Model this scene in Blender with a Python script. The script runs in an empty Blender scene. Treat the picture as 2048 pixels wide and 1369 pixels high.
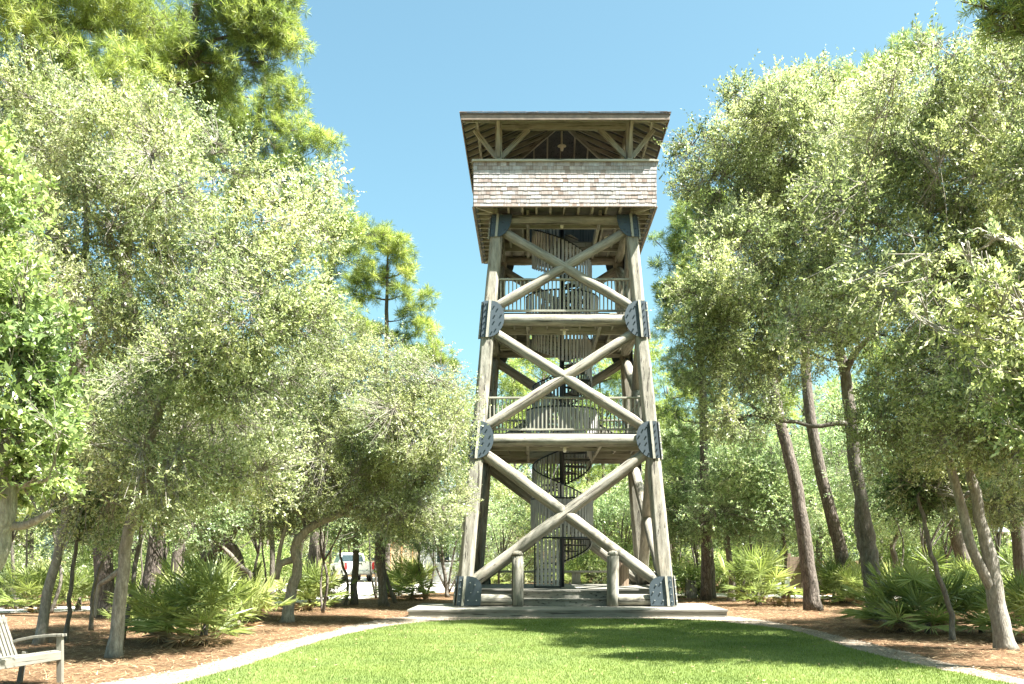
import bpy, math, random
import numpy as np
from mathutils import Vector, Matrix

# ------------------------------------------------------------------ camera, sky, sun, exposure
SC = bpy.context.scene
EYE = 1.6
cam = bpy.data.cameras.new('camera'); cam.sensor_width = 36; cam.lens = 36*1900/2048
cam.shift_x = -(1062-1024)/2048; cam.shift_y = (1115-684.5)/2048
cam.clip_start = .1; cam.clip_end = 2000
camo = bpy.data.objects.new('camera', cam); SC.collection.objects.link(camo)
camo.location = (0, 0, EYE); camo.rotation_euler = (math.pi/2, 0, 0); SC.camera = camo
SUN = Vector((.80, -.35, 1.50)).normalized()
EL = math.asin(SUN.z); AZ = math.atan2(SUN.x, SUN.y)
W = bpy.data.worlds.new('World'); SC.world = W; W.use_nodes = True
nt = W.node_tree; bg = nt.nodes['Background']
sky = nt.nodes.new('ShaderNodeTexSky'); sky.sky_type = 'NISHITA'; sky.sun_disc = False
sky.sun_elevation = EL; sky.sun_rotation = AZ
sky.altitude = 0; sky.air_density = 1.0; sky.dust_density = 3.0; sky.ozone_density = 1.0
tint = nt.nodes.new('ShaderNodeMix'); tint.data_type = 'RGBA'; tint.blend_type = 'MULTIPLY'; tint.inputs[0].default_value = 1
tint.inputs[7].default_value = (.65, .875, .75, 1); nt.links.new(sky.outputs[0], tint.inputs[6]); nt.links.new(tint.outputs[2], bg.inputs[0]); bg.inputs[1].default_value = .061
sl = bpy.data.lights.new('sun', 'SUN'); sl.energy = 5.0; sl.angle = math.radians(.5); sl.color = (1, .975, .92)
so = bpy.data.objects.new('sun', sl); SC.collection.objects.link(so)
so.rotation_euler = SUN.to_track_quat('Z', 'Y').to_euler()
SC.view_settings.view_transform = 'Standard'; SC.view_settings.look = 'None'
SC.view_settings.exposure = 2.62; SC.view_settings.gamma = 1
SC.cycles.max_bounces = 12; SC.cycles.diffuse_bounces = 8; SC.cycles.transmission_bounces = 10

rnd = random.Random(7); R = np.random.default_rng(7)
PI = math.pi
def P(px, py, Y): return np.array([(px-1062)*Y/1900, Y, EYE+(1115-py)*Y/1900])
def G(px, py, z=0.): 
    Y = (EYE-z)*1900/(py-1115); return np.array([(px-1062)*Y/1900, Y, z])

# ------------------------------------------------------------------ materials
def nodes(name):
    m = bpy.data.materials.new(name); m.use_nodes = True; t = m.node_tree
    return m, t, t.nodes['Principled BSDF']
def N(t, typ, **kw):
    n = t.nodes.new(typ)
    for k, v in kw.items():
        if k.startswith('i_'):
            key = k[2:]; n.inputs[int(key) if key.isdigit() else key.replace('_', ' ')].default_value = v
        else: setattr(n, k, v)
    return n
def ramp(t, fac, stops):
    r = t.nodes.new('ShaderNodeValToRGB'); e = r.color_ramp.elements
    while len(e) < len(stops): e.new(.5)
    for k, (p, c) in enumerate(stops): e[k].position = p; e[k].color = (*c, 1)
    t.links.new(fac, r.inputs[0]); return r.outputs[0]
def mixc(t, fac, a, b, mode='MIX'):
    n = t.nodes.new('ShaderNodeMix'); n.data_type = 'RGBA'; n.blend_type = mode
    for k, v in ((0, fac), (6, a), (7, b)):
        if hasattr(v, 'links'): t.links.new(v, n.inputs[k])
        elif k == 0: n.inputs[0].default_value = v
        else: n.inputs[k].default_value = (*v, 1)
    return n.outputs[2]
def bump(t, h, dist, strength, b):
    n = t.nodes.new('ShaderNodeBump'); n.inputs['Distance'].default_value = dist; n.inputs['Strength'].default_value = strength
    t.links.new(h, n.inputs['Height']); t.links.new(n.outputs[0], b.inputs['Normal'])
def objcoord(t, scale, rand=True):
    tc = N(t, 'ShaderNodeTexCoord'); mp = N(t, 'ShaderNodeMapping'); mp.inputs['Scale'].default_value = scale
    t.links.new(tc.outputs['Object'], mp.inputs[0])
    if rand:
        oi = N(t, 'ShaderNodeObjectInfo'); mu = N(t, 'ShaderNodeMath', operation='MULTIPLY', i_1=50.)
        t.links.new(oi.outputs['Random'], mu.inputs[0]); cx = N(t, 'ShaderNodeCombineXYZ')
        t.links.new(mu.outputs[0], cx.inputs[0]); t.links.new(mu.outputs[0], cx.inputs[1])
        t.links.new(cx.outputs[0], mp.inputs['Location'])
    return mp.outputs[0]
def noise(t, vec, scale, detail=4, rough=.6, out=0):
    n = N(t, 'ShaderNodeTexNoise'); n.inputs['Scale'].default_value = scale; n.inputs['Detail'].default_value = detail
    n.inputs['Roughness'].default_value = rough
    if vec is not None: t.links.new(vec, n.inputs['Vector'])
    return n.outputs[out]
def wood(name, c1, c2, c3, zs=.16, sc=9, rough=.8, ax='z'):
    m, t, b = nodes(name)
    v = objcoord(t, (1, 1, zs) if ax == 'z' else (zs, 1, 1)); n = noise(t, v, sc, 6, .7)
    col = ramp(t, n, [(.3, c1), (.5, c2), (.7, c3)])
    v2 = objcoord(t, (1, 1, 1)); n2 = noise(t, v2, 1.3, 3, .5)
    col = mixc(t, .45, col, ramp(t, n2, [(.35, tuple(x*.75 for x in c2)), (.65, tuple(min(1, x*1.3) for x in c2))]))
    v3 = objcoord(t, (1, 1, .04) if ax == 'z' else (.04, 1, 1)); n3 = noise(t, v3, 26, 3, .6)
    col = mixc(t, ramp(t, n3, [(.36, (1, 1, 1)), (.42, (0, 0, 0))]), col, tuple(x*.35 for x in c1))
    t.links.new(col, b.inputs['Base Color']); b.inputs['Roughness'].default_value = rough
    bump(t, n, .01, .6, b); return m
M = {}
M['log'] = wood('weathered_log_wood', (.15, .135, .10), (.235, .215, .165), (.31, .29, .24))
def logmat():
    m, t, b = nodes('checked_grey_log_wood'); v = objcoord(t, (1, 1, .14)); n = noise(t, v, 10, 7, .75)
    col = ramp(t, n, [(.30, (.105, .095, .075)), (.44, (.195, .182, .15)), (.58, (.28, .265, .225)), (.72, (.38, .365, .325))])
    v2 = objcoord(t, (1, 1, .6)); n2 = noise(t, v2, 1.6, 4, .6)
    col = mixc(t, .75, col, ramp(t, n2, [(.32, (.72, .74, .66)), (.5, (1, .98, .93)), (.68, (1.22, 1.14, 1.02))]), 'MULTIPLY')
    v3 = objcoord(t, (1, 1, .03)); n3 = noise(t, v3, 11, 5, .75); f = ramp(t, n3, [(.385, (1, 1, 1)), (.42, (0, 0, 0))])
    col = mixc(t, f, col, (.045, .038, .028))
    v4 = objcoord(t, (1, 1, .5)); w = N(t, 'ShaderNodeTexVoronoi', feature='F1'); w.inputs['Scale'].default_value = 2.6; t.links.new(v4, w.inputs['Vector'])
    col = mixc(t, ramp(t, w.outputs[0], [(.03, (.8, .8, .8)), (.075, (0, 0, 0))]), col, (.09, .07, .045))
    t.links.new(col, b.inputs['Base Color']); b.inputs['Roughness'].default_value = .85
    sb = N(t, 'ShaderNodeMath', operation='SUBTRACT'); t.links.new(n, sb.inputs[0]); t.links.new(f, sb.inputs[1]); bump(t, sb.outputs[0], .012, .8, b); return m
M['log'] = logmat()
M['beam'] = wood('weathered_sawn_wood', (.19, .18, .135), (.305, .295, .235), (.39, .375, .31), .12, 14)
M['deckw'] = wood('grey_deck_wood', (.12, .112, .09), (.19, .18, .15), (.255, .24, .205), .15, 12, ax='x')
M['darkw'] = wood('dark_sheathing_wood', (.045, .05, .055), (.08, .088, .095), (.12, .125, .13))
M['slat'] = wood('grey_slat_wood', (.27, .26, .24), (.38, .37, .35), (.47, .46, .44), .1, 16)
M['bench'] = wood('silvered_bench_wood', (.10, .095, .075), (.165, .155, .125), (.225, .21, .175), .1, 18)
M['board'] = wood('brown_board_wood', (.10, .065, .04), (.17, .12, .08), (.24, .18, .12), .2, 10)
def plain(name, c, rough=.5, metal=0., var=.25, sc=6):
    m, t, b = nodes(name); v = objcoord(t, (1, 1, 1)); n = noise(t, v, sc, 5, .6)
    col = ramp(t, n, [(.3, tuple(x*(1-var) for x in c)), (.7, tuple(min(1, x*(1+var)) for x in c))])
    t.links.new(col, b.inputs['Base Color']); b.inputs['Roughness'].default_value = rough; b.inputs['Metallic'].default_value = metal
    return m
M['steel'] = plain('blue_grey_steel_plate', (.042, .058, .068), .5, .1, .05, 2)
M['black'] = plain('black_painted_steel', (.018, .022, .026), .45, .2)
M['galv'] = plain('galvanised_metal', (.45, .46, .46), .4, .7)
M['fixture'] = plain('cream_lamp_metal', (.55, .52, .40), .5)
M['jar'] = plain('frosted_lamp_glass', (.75, .74, .66), .2, 0, .05)
M['fascia'] = plain('brown_fascia_paint', (.20, .15, .115), .6)
M['roof'] = plain('brown_roof_shingles', (.13, .10, .085), .8, 0, .4, 20)
M['white'] = plain('white_car_paint', (.78, .79, .80), .25, 0, .03)
M['glass'] = plain('dark_window_glass', (.03, .045, .05), .08)
M['red'] = plain('red_lamp_plastic', (.55, .03, .03), .3)
M['rubber'] = plain('black_rubber', (.02, .02, .02), .8)
M['greybox'] = plain('grey_enclosure_paint', (.55, .57, .55), .5, 0, .06)
M['bin'] = M['board']
M['concrete'] = plain('pale_concrete', (.48, .46, .42), .9, 0, .12, 8)
M['stucco'] = plain('tan_wall', (.42, .34, .22), .9, 0, .08)
M['trim'] = plain('orange_trim', (.50, .25, .10), .7)
def siding():
    m, t, b = nodes('grey_lap_siding'); v = objcoord(t, (1, 1, 1), False)
    w = N(t, 'ShaderNodeTexWave', wave_type='BANDS', bands_direction='Z', wave_profile='SAW'); w.inputs['Scale'].default_value = 1.6
    t.links.new(v, w.inputs[0]); col = ramp(t, w.outputs[1], [(0, (.22, .22, .22)), (.12, (.42, .42, .41)), (1, (.48, .48, .47))])
    t.links.new(col, b.inputs['Base Color']); b.inputs['Roughness'].default_value = .8; return m
M['siding'] = siding()
def shing():
    m, t, b = nodes('weathered_cedar_shingles')
    a = N(t, 'ShaderNodeAttribute', attribute_name='tone')
    col = ramp(t, a.outputs['Fac'], [(0, (.19, .145, .12)), (.3, (.265, .235, .22)), (.6, (.335, .32, .315)), (1, (.42, .415, .42))])
    v = objcoord(t, (1, 1, .12), False); n = noise(t, v, 22, 4, .7)
    col = mixc(t, .6, col, ramp(t, n, [(.32, (.5, .45, .42)), (.6, (1.1, 1.08, 1.05))]), 'MULTIPLY')
    v2 = objcoord(t, (1, 1, 1), False); n2 = noise(t, v2, 1.6, 3)
    col = mixc(t, .5, col, ramp(t, n2, [(.35, (1.1, .88, .75)), (.6, (1, 1, 1))]), 'MULTIPLY')
    t.links.new(col, b.inputs['Base Color']); b.inputs['Roughness'].default_value = .8; bump(t, n, .006, .5, b); return m
M['shingle'] = shing()
def leafmat(name, cols, trans=.35, rough=.42, spec=.5, tcol=None, k=1):
    cols = [tuple(min(.62, x*k) for x in c) for c in cols]
    m, t, b = nodes(name); a = N(t, 'ShaderNodeAttribute', attribute_name='tone')
    n = len(cols); col = ramp(t, a.outputs['Fac'], [(k/(n-1), c) for k, c in enumerate(cols)])
    v = objcoord(t, (1, 1, 1)); nn = noise(t, v, .9, 3, .5)
    col = mixc(t, 1, col, ramp(t, nn, [(.35, (.78, .84, .8)), (.65, (1.25, 1.18, 1.05))]), 'MULTIPLY')
    t.links.new(col, b.inputs['Base Color']); b.inputs['Roughness'].default_value = rough; b.inputs['Specular IOR Level'].default_value = spec
    tr = N(t, 'ShaderNodeBsdfTranslucent')
    t.links.new(mixc(t, 1, col, tcol or (1.2, 1.25, .85), 'MULTIPLY'), tr.inputs[0])
    mx = N(t, 'ShaderNodeMixShader'); mx.inputs[0].default_value = trans
    t.links.new(b.outputs[0], mx.inputs[1]); t.links.new(tr.outputs[0], mx.inputs[2])
    t.links.new(mx.outputs[0], t.nodes['Material Output'].inputs[0]); return m
M['oak'] = leafmat('oak_leaves', [(.048, .065, .028), (.185, .215, .112), (.34, .37, .225), (.59, .60, .43)], .5, .36, k=1.3)
M['oakbig'] = leafmat('glossy_oak_leaves', [(.07, .105, .035), (.19, .25, .095), (.32, .39, .17), (.52, .57, .33)], .48, .33, k=1.02)
M['oakdark'] = leafmat('dark_oak_leaves', [(.055, .085, .04), (.145, .20, .105), (.26, .325, .19), (.44, .49, .34)], .5, .36, k=1.5)
M['pine'] = leafmat('pine_needles', [(.06, .085, .025), (.165, .215, .06), (.29, .345, .11), (.48, .49, .22)], .45, .5, k=1.15)
M['pinedark'] = leafmat('dark_pine_needles', [(.05, .08, .03), (.13, .18, .06), (.25, .31, .11), (.42, .45, .20)], .45, .5, k=1.25)
M['palm'] = leafmat('palmetto_blades', [(.07, .10, .03), (.15, .19, .06), (.25, .29, .11), (.40, .42, .23)], .45, .33, k=1.15)
M['shrub'] = leafmat('shrub_leaves', [(.10, .14, .05), (.22, .28, .11), (.34, .41, .19), (.50, .54, .33)], .5, .5, k=1.25)
M['grass'] = leafmat('grass_blades', [(.085, .125, .025), (.14, .185, .052), (.19, .235, .08), (.30, .32, .16)], .4, .6, .2, (1.2, 1.25, .7))
M['straw'] = leafmat('pine_straw_needles', [(.06, .033, .018), (.155, .09, .048), (.28, .185, .105), (.44, .335, .22)], .1, .7, .3, (1, 1, 1))
def bark(name, c1, c2, c3, sc=9, depth=.03, vor=.75):
    m, t, b = nodes(name); v = objcoord(t, (1, 1, .28))
    n = noise(t, v, sc, 6, .7); w = N(t, 'ShaderNodeTexVoronoi', feature='DISTANCE_TO_EDGE'); w.inputs['Scale'].default_value = sc*1.6
    t.links.new(v, w.inputs['Vector'])
    col = ramp(t, n, [(.32, c1), (.5, c2), (.68, c3)])
    col = mixc(t, ramp(t, w.outputs[0], [(0, (vor, vor, vor)), (.12, (0, 0, 0))]), col, tuple(x*.4 for x in c1))
    t.links.new(col, b.inputs['Base Color']); b.inputs['Roughness'].default_value = .9
    ad = N(t, 'ShaderNodeMath', operation='ADD'); t.links.new(n, ad.inputs[0]); t.links.new(w.outputs[0], ad.inputs[1])
    bump(t, ad.outputs[0], depth, .9, b); return m
M['barkoak'] = bark('pale_oak_bark', (.13, .115, .09), (.23, .205, .165), (.35, .325, .275), 20, .012, .25)
M['barkpine'] = bark('scaly_pine_bark', (.065, .048, .036), (.125, .10, .08), (.21, .18, .15), 11)
M['barkgrey'] = bark('grey_brown_bark', (.08, .066, .05), (.14, .12, .095), (.23, .205, .17), 16, .015, .4)
def groundmat(name, stops, sc, sc2, stops2, mode='MULTIPLY', fac=.6, b_d=.02):
    m, t, b = nodes(name); v = objcoord(t, (1, 1, 1), False); n = noise(t, v, sc, 8, .75); n2 = noise(t, v, sc2, 4, .6)
    col = mixc(t, fac, ramp(t, n, stops), ramp(t, n2, stops2), mode)
    t.links.new(col, b.inputs['Base Color']); b.inputs['Roughness'].default_value = .95; b.inputs['Specular IOR Level'].default_value = .15
    bump(t, n, b_d, .8, b); return m
M['ground'] = groundmat('pine_straw_ground', [(.3, (.055, .032, .02)), (.5, (.15, .09, .05)), (.7, (.29, .20, .12))], 7, .9, [(.3, (.6, .55, .5)), (.7, (1.25, 1.2, 1.15))], b_d=.10)
M['lawn'] = groundmat('lawn_turf', [(.3, (.07, .10, .02)), (.5, (.11, .15, .04)), (.7, (.16, .20, .07))], 25, .5, [(.3, (.9, .95, .85)), (.7, (1.12, 1.06, 1.05))])
M['gravel'] = groundmat('oyster_gravel', [(.3, (.10, .08, .06)), (.5, (.24, .205, .165)), (.7, (.38, .335, .28))], 30, 1.1, [(.3, (.72, .62, .52)), (.7, (1.12, 1.08, 1.03))])
M['road'] = groundmat('sandy_road', [(.3, (.36, .33, .29)), (.5, (.46, .43, .385)), (.7, (.54, .50, .46))], 9, .6, [(.3, (.85, .83, .8)), (.7, (1.1, 1.1, 1.08))])

# ------------------------------------------------------------------ mesh helpers
def tag(o, label=None, cat=None, group=None, kind=None):
    if label: o['label'] = label
    if cat: o['category'] = cat
    if group: o['group'] = group
    if kind: o['kind'] = kind
    return o
def link(o, parent=None):
    SC.collection.objects.link(o)
    if parent is not None: o.parent = parent
    return o
def thing(name, label, cat, loc=(0, 0, 0), rz=0, group=None):
    o = bpy.data.objects.new(name, None); o.empty_display_size = .3; link(o)
    o.location = [float(v) for v in loc]; o.rotation_euler = (0, 0, rz); return tag(o, label, cat, group)
class MB:
    def __init__(s): s.v = []; s.f = []; s.n = 0; s.mi = []; s.cm = 0; s.tone = []
    def add(s, vs, fs, tone=.5):
        s.v += [tuple(map(float, p)) for p in vs]; s.f += [tuple(i+s.n for i in f) for f in fs]
        s.mi += [s.cm]*len(fs); s.tone += [tone]*len(vs); s.n += len(vs)
    def box(s, x0, x1, y0, y1, z0, z1, tone=.5):
        vs = [(x, y, z) for x in (x0, x1) for y in (y0, y1) for z in (z0, z1)]
        s.add(vs, [(0, 1, 3, 2), (4, 6, 7, 5), (0, 4, 5, 1), (2, 3, 7, 6), (0, 2, 6, 4), (1, 5, 7, 3)], tone)
    def bar(s, p, q, w, h=None, up=(0, 0, 1), ext=0):
        h = h or w; p = Vector(p); q = Vector(q); d = (q-p).normalized(); p = p-d*ext; q = q+d*ext
        x = d.cross(Vector(up)); x = x.normalized() if x.length > 1e-4 else Vector((1, 0, 0)); y = x.cross(d)
        vs = [e+x*(a*w/2)+y*(b*h/2) for e in (p, q) for a, b in ((-1, -1), (1, -1), (1, 1), (-1, 1))]
        s.add(vs, [(0, 1, 2, 3), (7, 6, 5, 4), (0, 4, 5, 1), (1, 5, 6, 2), (2, 6, 7, 3), (3, 7, 4, 0)])
    def tube(s, pts, rs, seg=8, cap=True):
        pts = [Vector(p) for p in pts]; n = len(pts)
        if not hasattr(rs, '__len__'): rs = [rs]*n
        ref = None; vs = []
        for i, p in enumerate(pts):
            d = (pts[min(i+1, n-1)]-pts[max(i-1, 0)]).normalized()
            if ref is None: ref = d.orthogonal().normalized()
            ref = (ref-d*ref.dot(d)).normalized(); o = d.cross(ref)
            for k in range(seg):
                a = 2*PI*k/seg; vs.append(p+(ref*math.cos(a)+o*math.sin(a))*rs[i])
        fs = [(i*seg+k, i*seg+(k+1) % seg, (i+1)*seg+(k+1) % seg, (i+1)*seg+k) for i in range(n-1) for k in range(seg)]
        if cap: fs += [tuple(range(seg-1, -1, -1)), tuple((n-1)*seg+k for k in range(seg))]
        s.add(vs, fs)
    def lathe(s, prof, seg=16, c=(0, 0, 0)):
        vs = [(c[0]+r*math.cos(2*PI*k/seg), c[1]+r*math.sin(2*PI*k/seg), c[2]+z) for r, z in prof for k in range(seg)]
        n = len(prof); fs = [(i*seg+k, i*seg+(k+1) % seg, (i+1)*seg+(k+1) % seg, (i+1)*seg+k) for i in range(n-1) for k in range(seg)]
        fs += [tuple(range(seg-1, -1, -1)), tuple((n-1)*seg+k for k in range(seg))]; s.add(vs, fs)
    def prism(s, poly, fn, th):            # poly 2-D; fn(u, v, w) maps to 3-D
        n = len(poly); vs = [fn(u, v, 0) for u, v in poly]+[fn(u, v, th) for u, v in poly]
        s.add(vs, [tuple(range(n-1, -1, -1)), tuple(range(n, 2*n))]+[(k, (k+1) % n, n+(k+1) % n, n+k) for k in range(n)])
    def build(s, name, mats, parent=None, smooth=False, tone=False, bevel=0, mw=None):
        me = bpy.data.meshes.new(name); me.from_pydata(s.v, [], s.f)
        for m in (mats if isinstance(mats, (list, tuple)) else [mats]): me.materials.append(m)
        me.polygons.foreach_set('material_index', s.mi)
        if smooth: me.polygons.foreach_set('use_smooth', [True]*len(s.f))
        if tone:
            a = me.attributes.new('tone', 'FLOAT', 'POINT'); a.data.foreach_set('value', s.tone)
        me.update(); o = bpy.data.objects.new(name, me); link(o, parent)
        if mw is not None: o.matrix_basis = mw
        if bevel:
            b = o.modifiers.new('bevel', 'BEVEL'); b.width = bevel; b.segments = 2; b.limit_method = 'ANGLE'
        if smooth and bevel == 0:
            pass
        return o
def nquads(name, V, mat, parent=None, tone=None, nper=4, extra=None):
    """V: (n, nper, 3) polygons -> one mesh object"""
    n = V.shape[0]; me = bpy.data.meshes.new(name)
    me.vertices.add(n*nper); me.loops.add(n*nper); me.polygons.add(n)
    me.vertices.foreach_set('co', V.astype(np.float32).ravel())
    me.loops.foreach_set('vertex_index', np.arange(n*nper, dtype=np.int32))
    me.polygons.foreach_set('loop_start', np.arange(0, n*nper, nper, dtype=np.int32))
    try: me.polygons.foreach_set('loop_total', np.full(n, nper, dtype=np.int32))
    except Exception: pass
    a = me.attributes.new('tone', 'FLOAT', 'POINT')
    tone = R.random(n) if tone is None else tone
    a.data.foreach_set('value', np.repeat(tone, nper).astype(np.float32))
    me.materials.append(mat); me.update(calc_edges=True); me.validate()
    o = bpy.data.objects.new(name, me); return link(o, parent)
def frame(p, q):
    """matrix with local Z along p->q, origin p"""
    p = Vector(p); d = (Vector(q)-p); L = d.length; d.normalize()
    x = d.cross(Vector((0, 1, 0))) if abs(d.y) < .9 else d.cross(Vector((1, 0, 0))); x.normalize(); y = d.cross(x)
    m = Matrix((x, y, d)).transposed().to_4x4(); m.translation = p; return m, L
def log(name, p, q, r0, r1, parent, mat=None, seg=20, wob=.03):
    m, L = frame(p, q); b = MB(); n = max(3, int(L/.35)); pts = []; rs = []
    e = min(.03, r0*.2)
    pts.append((0, 0, 0)); rs.append(r0-e)
    for i in range(n+1):
        t = i/n; z = e+(L-2*e)*t
        pts.append((rnd.uniform(-1, 1)*.006, rnd.uniform(-1, 1)*.006, z)); rs.append((r0+(r1-r0)*t)*(1+rnd.uniform(-wob, wob)))
    pts.append((0, 0, L)); rs.append(r1-e)
    b.tube(pts, rs, seg)
    o = b.build(name, mat or M['log'], parent, smooth=True, mw=m); flat_caps(o); return o
def flat_caps(o):
    me = o.data; me.polygons.foreach_set('use_smooth', [len(p.vertices) <= 4 for p in me.polygons])
def beam(name, p, q, w, h, parent, mat=None, up=(0, 0, 1), bevel=.006):
    p = Vector(p); q = Vector(q); d = (q-p); L = d.length; d.normalize()
    x = d.cross(Vector(up)); x = x.normalized() if x.length > 1e-4 else Vector((1, 0, 0)); y = x.cross(d)
    m = Matrix((x, -y, d)).transposed().to_4x4(); m.translation = p
    b = MB(); b.box(-w/2, w/2, -h/2, h/2, 0, L); return b.build(name, mat or M['beam'], parent, mw=m, bevel=bevel)

# ------------------------------------------------------------------ ground, lawn, paths
def sheet(name, pts, z, mat, kind='structure', sub=0):
    b = MB(); b.add([(p[0], p[1], z) for p in pts], [tuple(range(len(pts)))]); return tag(b.build(name, mat), kind=kind)
def smooth_line(pts, n=6):
    out = []
    for i in range(len(pts)-1):
        p0 = np.array(pts[max(i-1, 0)]); p1 = np.array(pts[i]); p2 = np.array(pts[i+1]); p3 = np.array(pts[min(i+2, len(pts)-1)])
        for k in range(n):
            t = k/n; out.append(.5*((2*p1)+(-p0+p2)*t+(2*p0-5*p1+4*p2-p3)*t*t+(-p0+3*p1-3*p2+p3)*t**3))
    out.append(np.array(pts[-1])); return out
b = MB()
xs = [-260, -120, -60, -30, -10, 10, 30, 60, 120, 260]; ys = [-40, 0, 10, 20, 30, 45, 70, 120, 200, 420]
b.add([(x, y, 0) for y in ys for x in xs], [(j*10+i, j*10+i+1, j*10+11+i, j*10+10+i) for j in range(9) for i in range(9)])
tag(b.build('ground', M['ground']), kind='structure')
lawnL = [(300, 1385), (360, 1369), (480, 1337), (550, 1313), (640, 1284), (730, 1262), (830, 1247), (950, 1241), (1130, 1239), (1330, 1240),
         (1435, 1244), (1580, 1262), (1708, 1300), (1836, 1331), (2007, 1366), (2130, 1392)]
lawn = [G(*p)[:2] for p in lawnL]
lawn = [np.array([lawn[0][0]-.6, 3.])] + smooth_line(lawn) + [np.array([lawn[-1][0]+.8, 3.])]
lawn = np.array(lawn)
lawn[1:-1] += R.normal(0, .02, lawn[1:-1].shape)
sheet('lawn', lawn[::-1], .012, M['lawn'])
pathL = [(150, 1378), (300, 1352), (428, 1326), (556, 1288), (667, 1262), (727, 1246), (812, 1234), (950, 1229), (1300, 1229), (1461, 1234), (1580, 1251),
         (1708, 1279), (1879, 1322), (2048, 1360), (2150, 1385)]
pt = [G(*p)[:2] for p in pathL]
pt = [np.array([pt[0][0]-.6, 3.])] + smooth_line(pt) + [np.array([pt[-1][0]+.8, 3.])]
pt = [p + np.array([rnd.uniform(-.07, .07), rnd.uniform(-.07, .07)]) for p in pt]
sheet('gravel_path', pt[::-1], .006, M['gravel'])
# service road curling behind the tower
road_c = smooth_line([(-40, 22), (-22, 27.5), (-14, 29.5), (-8.5, 36), (-5.5, 44), (-2, 47), (4, 44), (10, 39), (20, 36.5), (45, 33)], 6)
def ribbon(name, c, w, z, mat):
    c = [np.array(p, float) for p in c]; b = MB(); vs = []
    for i, p in enumerate(c):
        d = c[min(i+1, len(c)-1)]-c[max(i-1, 0)]; d /= np.linalg.norm(d); n = np.array([-d[1], d[0]])
        vs += [(*(p+n*w/2), z), (*(p-n*w/2), z)]
    b.add(vs, [(2*i, 2*i+1, 2*i+3, 2*i+2) for i in range(len(c)-1)]); return tag(b.build(name, mat), kind='structure')
ribbon('road', road_c, 3.2, .006, M['road'])
sheet('parking_area', [(-22, 58), (-3, 55), (-5, 44), (-8, 44), (-12, 52), (-30, 66), (-24, 76), (-8, 76), (-4, 60)][::-1] and [(-26, 50), (-6.5, 42), (-3.4, 46), (-2, 56), (-2, 74), (-26, 78)], .010, M['road'])

def inpoly(P2, poly):
    x, y = P2[:, 0], P2[:, 1]; r = np.zeros(len(x), bool); j = len(poly)-1
    for i in range(len(poly)):
        xi, yi = poly[i]; xj, yj = poly[j]
        c = ((yi > y) != (yj > y)) & (x < (xj-xi)*(y-yi)/(yj-yi+1e-12)+xi); r ^= c; j = i
    return r
def blades(n, x0, x1, y0, y1, test, h, w, z0, lay=0.):
    """thin triangles: standing (lay 0) or lying (lay 1)"""
    u = R.random(n); Y = y0+(y1-y0)*u**1.25; X = x0+(x1-x0)*R.random(n)
    p = np.stack([X, Y], 1); p = p[test(p)]; n = len(p)
    a = R.random(n)*2*PI; hh = h*(.5+R.random(n)); ww = w*(.7+.6*R.random(n))
    base = np.concatenate([p, np.full((n, 1), z0)], 1)
    if lay:
        base[:, 2] += R.random(n)*.02
        d = np.stack([np.cos(a), np.sin(a), R.uniform(-.02, .22, n)], 1)*hh[:, None]
        sd = np.stack([-np.sin(a), np.cos(a), R.uniform(-.3, .3, n)], 1)*ww[:, None]
    else:
        d = np.stack([R.normal(0, .35, n), R.normal(0, .35, n), np.ones(n)], 1)*hh[:, None]
        sd = np.stack([np.cos(a), np.sin(a), np.zeros(n)], 1)*ww[:, None]
    return np.stack([base-sd/2, base+sd/2, base+d], 1), p
V, p = blades(330000, -7, 9, 9.5, 24.6, lambda q: inpoly(q, lawn), .032, .009, .01)
tn = .45+.22*np.sin(p[:, 0]*1.7+2*np.sin(p[:, 1]*.9))*np.sin(p[:, 1]*1.3+1)+R.normal(0, .22, len(p))
tag(nquads('grass', V, M['grass'], tone=np.clip(tn, 0, 1), nper=3), 'short bright green lawn grass in front of the tower', 'grass', kind='stuff')
pathp = np.array(pt)
roadp = np.array(road_c)
def straw_ok(q):
    ok = ~inpoly(q+R.normal(0, .26, q.shape), pathp) & ~inpoly(q, lawn); inn = (abs(q[:, 0]-.98) < 4.35) & (q[:, 1] > 25.2) & (q[:, 1] < 33.5)
    d = np.min(np.linalg.norm(q[:, None, :]-roadp[None, ::2, :], axis=2), 1)
    return ok & ~inn & (d > 1.7)
V, p = blades(150000, -13, 16, 10.5, 36, straw_ok, .16, .011, .012, 1)
V[:, 2] -= 0; 
tag(nquads('pine_straw', V, M['straw'], nper=3), 'reddish brown fallen pine straw under the trees', 'pine straw', kind='stuff')
V, p = blades(900, -7, 9, 10, 25, lambda q: inpoly(q, pathp), .05, .03, .045, 1)
tag(nquads('leaf_litter', V, M['straw'], nper=3), 'scattered dry brown oak leaves on the lawn and path', 'fallen leaves', kind='stuff')
# pebbles of the gravel path and a ragged fringe of straw along it
def gravel_ok(q): return inpoly(q, pathp) & ~inpoly(q, lawn)
V, p = blades(60000, -8, 10, 10, 25.2, gravel_ok, .035, .028, .012, 1)
tag(nquads('gravel', V, leafmat('gravel_chips', [(.10, .08, .065), (.23, .20, .165), (.34, .31, .26), (.46, .43, .38)], 0, .8, .3), nper=3),
    'pale crushed shell gravel chips on the curved path', 'gravel', kind='stuff')

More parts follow.
